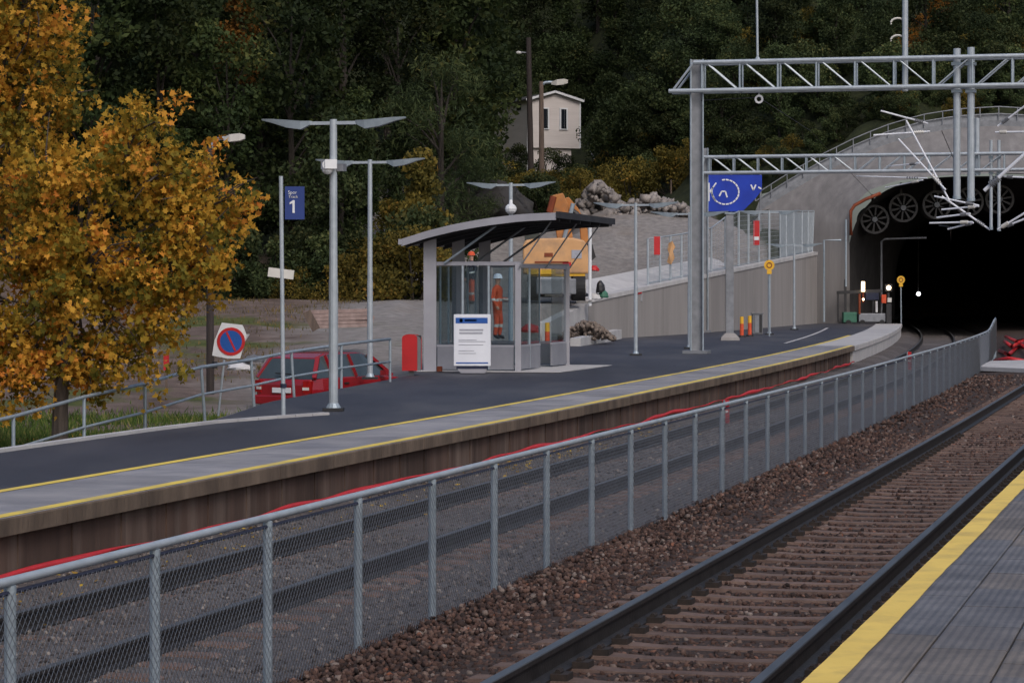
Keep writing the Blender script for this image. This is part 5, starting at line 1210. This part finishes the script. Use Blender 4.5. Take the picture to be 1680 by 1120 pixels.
# ------------------------------------------------------------------ vegetation
def limbs(b, p, d, L_, r_, depth, tips, r=random):
    n_ = 3; pts = [p]; rs = [r_]
    for i in range(n_):
        d = (d+Vector((r.uniform(-.22,.22), r.uniform(-.22,.22), r.uniform(-.08,.16)))).normalized(); p = p+d*(L_/n_); pts.append(p); rs.append(r_*(1-.55*(i+1)/n_))
    b.pipe(pts, rs, 6 if depth else 5); tips.append(p)
    if depth:
        for k in range(r.choice((2, 3))):
            a = r.uniform(0, 6.28); nd = (d*.8+Vector((math.cos(a), math.sin(a), r.uniform(-.1,.5)))*.75).normalized(); limbs(b, pts[r.choice((2, 3))], nd, L_*r.uniform(.55,.8), r_*.5, depth-1, tips, r)
# autumn maples (crown masses placed clump by clump)
def maple(label, base, crown, Y, dens, trunk_r, seed):
    r = np.random.default_rng(seed); rd = random.Random(seed)
    t = thing('maple_tree', label, 'tree', base, 'autumn maples')
    b = MB(); cs = [(at(x, y, Y+dy), rp/F*Y) for x, y, rp, dy in crown]
    cen = sum((c for c, _ in cs), Vector())/len(cs)
    fork = Vector((base.x+.1, base.y, base.z+1.9)); top = Vector((cen.x*.4+base.x*.6, base.y, cen.z+1.2))
    b.pipe([base-Vector((0,0,.3)), base+Vector((.02,0,.9)), fork, fork.lerp(top,.5)+Vector((.1,.1,0)), top], [trunk_r*1.25, trunk_r, trunk_r*.9, trunk_r*.6, trunk_r*.25], 10)
    for c, rad in cs:
        s_ = fork.lerp(top, rd.uniform(0,.7)); m1_ = s_.lerp(c,.5)+Vector((rd.uniform(-.15,.15), rd.uniform(-.15,.15), rd.uniform(0,.3)))
        b.pipe([s_, m1_, c], [trunk_r*.34, trunk_r*.2, trunk_r*.08], 6)
        for k in range(5):
            e = c+Vector((rd.gauss(0,1), rd.gauss(0,1), rd.gauss(0,.8)))*rad*.55; b.pipe([m1_.lerp(c, rd.uniform(.2,1)), c.lerp(e,.5)+Vector((0,0,.06)), e], [.022,.014,.006], 4)
    b.build('trunk', 'bark', t)
    P = []; rn = []
    for c, rad in cs:
        nsub = max(5, int(10*rad)); n_ = int(dens*rad**2.2)
        tw = np.array(c)+r.normal(0, .56, (nsub*4, 3))*rad*np.array([1,1,.85])
        k = r.integers(0, len(tw), n_); tone = r.random(len(tw))
        P.append(tw[k]+r.normal(0, .115, (n_, 3))); rn.append(np.clip(.75*tone[k]+.30*r.random(n_)-.02, 0, 1))
    P = np.concatenate(P)-np.array(base); rn = np.concatenate(rn)
    me = leaf_mesh('crown', P, .088, 'leaf_maple', MAPLE, rn, r=r); o = bpy.data.objects.new('crown', me); col.objects.link(o); o.parent = t
    return t
bx = at(97,715,43.5); bx.z = ground(bx.x, bx.y)
maple('orange gold maple with a slim trunk just behind the platform kerb', bx,
      [(70,320,95,.3),(150,300,95,-.4),(228,205,62,.0),(180,250,70,.4),(262,285,78,-.2),(320,330,70,.1),(366,365,50,.2),(384,318,28,-.2),(330,400,70,-.3),(250,400,95,.3),(150,420,105,-.5),(60,440,95,.2),(20,560,85,-.2),(100,540,95,.3),(190,520,95,-.2),(262,495,62,.2),(140,600,66,.1),(200,600,60,-.1),(30,620,66,.2),(-30,480,90,0),(-60,600,80,.2),(350,440,40,.2),(290,440,60,0)], 43.5, 1750, .125, 3)
b0_ = at(-70,715,45.5); b0_.z = ground(b0_.x, b0_.y)
maple('taller orange maple at the left edge, reaching out of the top of the picture', b0_,
      [(30,20,80,.1),(70,70,55,-.2),(-30,60,100,.2),(40,120,80,0),(95,170,48,.2),(-40,170,105,.2),(40,220,85,-.3),(-60,300,110,.1),(60,-50,62,0),(-10,-80,95,.1),(-50,-160,90,0),(-70,430,100,.3)], 45.5, 1750, .15, 5)

def crown_pts(r, H, rx, n_, base=.25, kind='round', nb_=26):
    cs = []
    for i in range(nb_):
        f_ = (i+.5)/nb_; z = H*(base+(1-base)*f_)
        if kind == 'round': w_ = rx*math.sqrt(max(.06, 1-((f_-.42)/.62)**2))
        elif kind == 'tall': w_ = rx*(1-f_*.75)*min(1, .5+f_*2.5)
        else: w_ = rx*(1-.45*f_)
        a = r.uniform(0, 2*np.pi); q = w_*math.sqrt(r.random())*.85
        cs.append((q*math.cos(a), q*math.sin(a), z, rx*r.uniform(.26,.46)))
    cs = np.array(cs); k = r.integers(0, nb_, n_); d = r.normal(size=(n_, 3)); d /= np.linalg.norm(d, axis=1)[:, None]
    tone = r.random(nb_)
    P = cs[k, :3]+d*cs[k, 3:4]*(r.random((n_, 1))**.4)*np.array([1,1,.75])
    return P, np.clip(.5*tone[k]+.5*r.random(n_), 0, 1), cs
def tree_proto(name, cat, H, rx, n_, leaf, m_, kind='round', base=.22, seed=1, shape=LEAF4, nb_=26, trunk=.16):
    r = np.random.default_rng(seed); rd = random.Random(seed); root = bpy.data.objects.new(name, None); col.objects.link(root); WO[root.name] = Vector()
    P, rn, cs = crown_pts(r, H, rx, n_, base, kind, nb_)
    me = leaf_mesh('crown', P, leaf, m_, shape, rn, r=r); o = bpy.data.objects.new('crown', me); col.objects.link(o); o.parent = root
    b = MB()
    if trunk:
        b.pipe([Vector((0,0,-.5)), Vector((.05,.03,H*.3)), Vector((-.05,.06,H*.6)), Vector((.02,0,H*.9))], [trunk*1.2, trunk, trunk*.6, trunk*.15], 8)
        for c in cs[::2]:
            z0 = max(H*.15, c[2]*.7); b.pipe([Vector((0,0,z0)), Vector((c[0]*.5,c[1]*.5,z0+(c[2]-z0)*.65)), Vector(c[:3])], [trunk*.4, trunk*.25, trunk*.06], 5)
    else:
        for c in cs[::2]: b.pipe([Vector((c[0]*.15,c[1]*.15,-.1)), Vector((c[0]*.6,c[1]*.6,c[2]*.6)), Vector(c[:3])], [.035,.025,.008], 4)
    tr = b.build('trunk' if trunk else 'stems', 'bark_d', root); return root
def spruce_proto(seed):
    r = np.random.default_rng(seed); root = bpy.data.objects.new('spruce_tree', None); col.objects.link(root); WO[root.name] = Vector(); H = 15.; P = []; S_ = []
    b = MB().tube((0,0,-.5), (0,0,H), .2, 8, .02)
    for i in range(34):
        z = 1.2+(H-1.4)*i/34; L_ = 2.9*(1-i/36)+.25
        for k in range(9):
            a = r.uniform(0, 6.28); n_ = int(26*L_); s_ = r.random(n_)**.7*L_
            x = np.cos(a)*s_; y = np.sin(a)*s_; zz = z-.28*s_+.05*s_**2/1.2
            q = np.stack([x, y, zz], 1)+r.normal(0, .10, (n_, 3))*np.array([1,1,.7]); q[:, 2] -= r.random(n_)*.22; P.append(q)
    P = np.concatenate(P); sh = np.array([(0,-.7,0),(.13,0,.0),(0,.7,0),(-.13,0,0)])
    o = bpy.data.objects.new('crown', leaf_mesh('crown', P, .22, 'needle', sh, r=r)); col.objects.link(o); o.parent = root; b.build('trunk', 'bark_d', root); return root
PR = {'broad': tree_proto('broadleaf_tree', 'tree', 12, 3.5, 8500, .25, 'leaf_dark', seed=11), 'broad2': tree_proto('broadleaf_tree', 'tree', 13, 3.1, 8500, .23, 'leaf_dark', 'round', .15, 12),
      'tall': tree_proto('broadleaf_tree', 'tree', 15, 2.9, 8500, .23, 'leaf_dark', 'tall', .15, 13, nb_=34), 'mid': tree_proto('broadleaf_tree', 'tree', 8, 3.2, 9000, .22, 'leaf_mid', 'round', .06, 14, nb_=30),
      'mid2': tree_proto('broadleaf_tree', 'tree', 9, 2.7, 9000, .21, 'leaf_mid', 'tall', .06, 15, nb_=34), 'willow': tree_proto('willow_tree', 'tree', 7, 2.6, 9000, .13, 'leaf_mid', 'round', .05, 16, np.array([(0,-1,0),(.16,0,.02),(0,1,0),(-.16,0,.02)]), 34),
      'bush': tree_proto('shrub', 'shrub', 2.4, 1.5, 3600, .13, 'leaf_mid', 'round', .02, 17, nb_=16, trunk=0), 'bush2': tree_proto('shrub', 'shrub', 2.0, 1.7, 3600, .12, 'leaf_yellow', 'bush', .02, 18, nb_=16, trunk=0),
      'yellow': tree_proto('young_tree', 'tree', 4.5, 1.5, 4200, .16, 'leaf_yellow', 'tall', .05, 19, nb_=22, trunk=.06), 'spruce': spruce_proto(20)}
used = set()
def plant(kind, X, Y, s, label, cat='tree', group=None, m_=None, z=None, sz=None):
    o = PR[kind]
    if kind in used: o = copy_tree(PR[kind])
    used.add(kind)
    o.location = (X, Y, (ground(X, Y) if z is None else z)-.1); o.rotation_euler = (0, 0, random.uniform(0, 6.28)); o.scale = (s, s, s*(sz or random.uniform(.92,1.1)))
    tag(o, label, cat, group)
    if m_:
        for c in o.children:
            if c.name.startswith('crown'): c.material_slots[0].link = 'OBJECT'; c.material_slots[0].material = M[m_]
    else:
        for c in o.children:
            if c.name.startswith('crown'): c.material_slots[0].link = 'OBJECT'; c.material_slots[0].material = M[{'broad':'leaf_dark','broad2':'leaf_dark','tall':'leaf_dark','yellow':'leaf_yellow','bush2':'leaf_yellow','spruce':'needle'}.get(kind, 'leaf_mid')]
    return o
PX = lambda x, Y: (x-840)/F*Y
# wood on the left: rows from the field edge upwards
wood_col = lambda x: ', behind the maples' if x < 330 else ', left of the blue sign' if x < 460 else ', between sign and tall lamp' if x < 545 else ', between the two near lamps' if x < 610 else ', right of the second lamp'
rowlab = ['dense dark tree standing at the edge of the field', 'dark tree in the second row of the left wood', 'tall dark tree deeper inside the left wood', 'tall dark tree at the back of the left wood']
for row, (Y, x0, x1, st, s0) in enumerate(((108,-120,700,118,.86),(116,-180,745,120,1.02),(127,-200,760,118,1.1),(141,-150,770,125,1.1))):
    x = x0+random.uniform(0, 40)
    while x < x1:
        Yq = Y+random.uniform(-2.5, 2.5); kd = random.choice(['broad','broad2','tall','broad'] if row else ['broad','broad2','tall'])
        s = s0*random.uniform(.88, 1.12)
        if row == 0 and x > 560: s *= .62
        if row == 1 and x > 640: s *= .72
        plant(kd, PX(x, Yq), Yq, s, rowlab[row]+wood_col(x), 'tree', 'wood: '+rowlab[row]+wood_col(x))
        x += st*random.uniform(.75, 1.2)
for x, Y in ((745,150),(735,172),(850,262),(820,248),(785,244),(760,254),(735,240),(800,262),(760,165),(905,262),(950,258),(870,275)):
    plant('mid' if Y > 240 else 'broad2', PX(x, Y), Y, random.uniform(.9, 1.1), 'dark tree rising left of the timber pole' if Y < 200 else 'green tree rising right behind the house roof', 'tree', 'trees left of the timber pole' if Y < 200 else 'trees behind the house roof')
for x, Y, s in ((160,112,.95),(255,119,1.05),(95,121,1.1),(430,122,1.1)):
    plant('spruce', PX(x, Y), Y, s, {160:'dark spruce right behind the top of the orange maple',255:'dark spruce between the maple top and the street lamp',95:'tall dark spruce behind the left maple',430:'dark spruce above the blue platform sign'}[x])
plant('yellow', PX(398,112), 112, 1.0, 'small orange leaved tree glowing high in the dark wood', m_='leaf_orange', z=at(398,140,112).z)
plant('yellow', PX(690,103), 103, 1.15, 'yellowing young tree just left of the shelter roof')
plant('yellow', PX(640,104), 104, .85, 'small yellowing tree behind the second lamp')
plant('willow', PX(725,108), 108, 1.05, 'olive feathery willow above the left end of the shelter roof', z=at(725,345,108).z-1.6)
plant('willow', PX(768,118), 118, .62, 'olive willow in front of the left side of the house', z=at(790,330,118).z-1.2)
plant('mid', PX(560,106), 106, .75, 'mid green tree between the two near lamps')
for i, (x, Y, s, kd) in enumerate(((610,101,1.1,'bush2'),(650,100,1.2,'bush2'),(680,99,1.25,'bush2'),(700,101,1.3,'bush'),(590,103,1.1,'bush'),(540,103,1.0,'bush'),(500,103,1.1,'bush'),(455,103,1.,'bush'),(420,104,1.1,'bush'),(380,104,1.,'bush'),(320,104,1.2,'bush'),(270,104,1.1,'bush'),(220,104,1.1,'bush'),(150,104,1.1,'bush'),(570,101,.8,'bush2'),(480,102,.6,'bush2'))):
    plant(kd, PX(x, Y), Y, s, 'yellowing shrub at the foot of the wood, left of the shelter' if kd == 'bush2' else 'green shrub along the foot of the wood', 'shrub', 'yellow shrubs at the wood edge' if kd == 'bush2' else 'green shrubs at the wood edge')
# hillside on the right
def slope_label(x, Y):
    col_ = 'behind the house' if x < 1000 else 'between the house and the large gantry mast' if x < 1150 else 'behind the left half of the large gantry' if x < 1330 else 'left of the pole with curved insulators' if x < 1480 else 'behind the thick drop tubes' if x < 1610 else 'at the right edge of the picture'
    return 'green tree '+col_+', '+('low' if Y < 168 else 'midway' if Y < 215 else 'high')+' on the slope'
for row, (Y, st) in enumerate(((150,100),(156,95),(163,90),(171,88),(181,85),(192,82),(205,80),(220,78),(238,78),(256,76),(280,74),(310,70))):
    x = 830+random.uniform(0, 60)
    while x < 1760:
        Yq = Y+random.uniform(-4, 4); X = PX(x, Yq)
        okh = not (815 < x < 1000 and Yq < 250)
        if 1440 < x < 1570 and 155 < Yq < 190: okh = False
        if okh and not (x < 1130 and Yq < 158):
            s = random.uniform(.62, 1.0)*(1 if Yq < 230 else 1.35)
            if x > 1180 and Yq < 175: s *= .72
            plant(random.choice(['mid','mid2','mid']), X, Yq, s, slope_label(x, Yq), 'tree', 'trees on the slope: '+slope_label(x, Yq))
        x += st*random.uniform(.7, 1.2)
for x, Y, s, kd, lb in ((845,215,1.0,'bush','shrub at the left foot of the house'),(900,212,.9,'bush','green shrub growing against the house basement'),(925,208,.8,'bush','green shrub right below the house windows'),(820,200,1.3,'bush2','yellow brown shrub left of the timber pole'),(880,196,.7,'bush2','small yellow shrub between the two poles')):
    plant(kd, PX(x, Y), Y, s, lb, 'shrub', z=at(x, {845:285,900:282,925:285,820:315,880:320}[x], Y).z-.3)
for i in range(60):
    x = random.uniform(985, 1175); Y = random.uniform(150, 215); s = random.uniform(.7, 1.25); kd = random.choice(('bush2','bush','bush2'))
    plant(kd, PX(x, Y), Y, s, 'yellow brown shrub on the slope above the gravel' if kd == 'bush2' else 'low green shrub on the slope above the gravel', 'shrub', 'yellow shrubs above the gravel' if kd == 'bush2' else 'green shrubs above the gravel')
for i in range(46):
    x = random.uniform(730, 985); Y = random.uniform(138, 205); s = random.uniform(.6, 1.1); kd = random.choice(('bush2','bush','bush'))
    if 860 < x < 985 and Y > 190: s *= .7
    plant(kd, PX(x, Y), Y, s, 'yellowing shrub on the bank below the house' if kd == 'bush2' else 'green shrub on the bank below the house', 'shrub', 'yellow shrubs below the house' if kd == 'bush2' else 'green shrubs below the house')
def port_col(x, Y):
    return ('a little above' if Y < 165 else 'well above')+' the tunnel, '+('over the blue banner' if x < 1300 else 'over the left flank of the portal' if x < 1440 else 'behind the bracket tubes' if x < 1600 else 'at the right edge')
for i in range(130):
    x = random.uniform(1170, 1720); Y = random.uniform(141, 190); s = random.uniform(.6, 1.25)
    br = 1440 < x < 1570 and Y > 150
    plant('bush2' if br or random.random() < .2 else 'bush', PX(x, Y), Y, s*(.6 if br else 1), 'rust brown shrub on the bare strip above the portal' if br else 'low shrub '+port_col(x, Y), 'shrub', 'brown shrubs above the portal' if br else 'low shrubs '+port_col(x, Y), m_='leaf_orange' if br else None)
for i in range(40):
    x = 1190+13*i+random.uniform(-6, 6); Y = random.uniform(140, 144); s = random.uniform(.35, .6)
    plant(random.choice(('bush','bush','bush2')), PX(x, Y), Y, s, 'small shrub right against the portal railing', 'shrub', 'shrubs against the portal railing')
for k_, o in PR.items():
    if k_ not in used:
        for c in list(o.children): bpy.data.objects.remove(c)
        bpy.data.objects.remove(o)

# grass and litter behind the kerb
def blades(name, pts, h, m_, label):
    n_ = len(pts); a = rng.uniform(0, 6.28, n_); hh = h*rng.uniform(.5, 1.4, n_); wd = .012+.01*rng.random(n_); lean = rng.normal(0, .35, (n_, 2))*hh[:, None]
    d = np.stack([np.cos(a), np.sin(a), 0*a], 1)*wd[:, None]
    V = np.stack([pts-d, pts+d, pts+np.stack([lean[:, 0], lean[:, 1], hh], 1)], 1)
    o = bpy.data.objects.new(name, mesh_np(name, V.reshape(-1, 3), np.arange(3*n_).reshape(n_, 3), m_, rng.random(n_))); col.objects.link(o); return tag(o, label, 'grass', kind='stuff')
def gpts(n_, x0, x1, y0, y1, patches):
    out = []
    cx = [(random.uniform(x0, x1), random.uniform(y0, y1)) for _ in range(patches)]
    for i in range(n_):
        c = random.choice(cx); X = random.gauss(c[0], .55); Y = random.gauss(c[1], 1.1)
        if X > X_back(Y)-.25: continue
        out.append((X, Y, ground(X, Y)-.02))
    return np.array(out)
blades('grass', gpts(26000, -10.5, -5.2, 36, 56, 60), .16, 'grass', 'fresh green grass growing behind the kerb below the maple')
blades('grass', gpts(5000, -16, -6, 66, 102, 80), .13, 'drygrass', 'dry yellow grass over the field below the wood')
n_ = 3000; Xl = rng.uniform(-11, -5.5, n_); Yl = rng.uniform(35, 52, n_); kp_ = [(x, y, ground(x, y)+.03) for x, y in zip(Xl, Yl) if x < X_back(y)-.3]
o = bpy.data.objects.new('fallen_leaves', leaf_mesh('fallen_leaves', np.array(kp_), .11, 'leaf_maple', MAPLE, flat=.6)); col.objects.link(o); tag(o, 'fallen orange maple leaves on the grass under the maples', 'fallen leaves', kind='stuff')
print('objects', len(bpy.data.objects), 'tris', sum(len(m_.loop_triangles) or len(m_.polygons) for m_ in bpy.data.meshes))
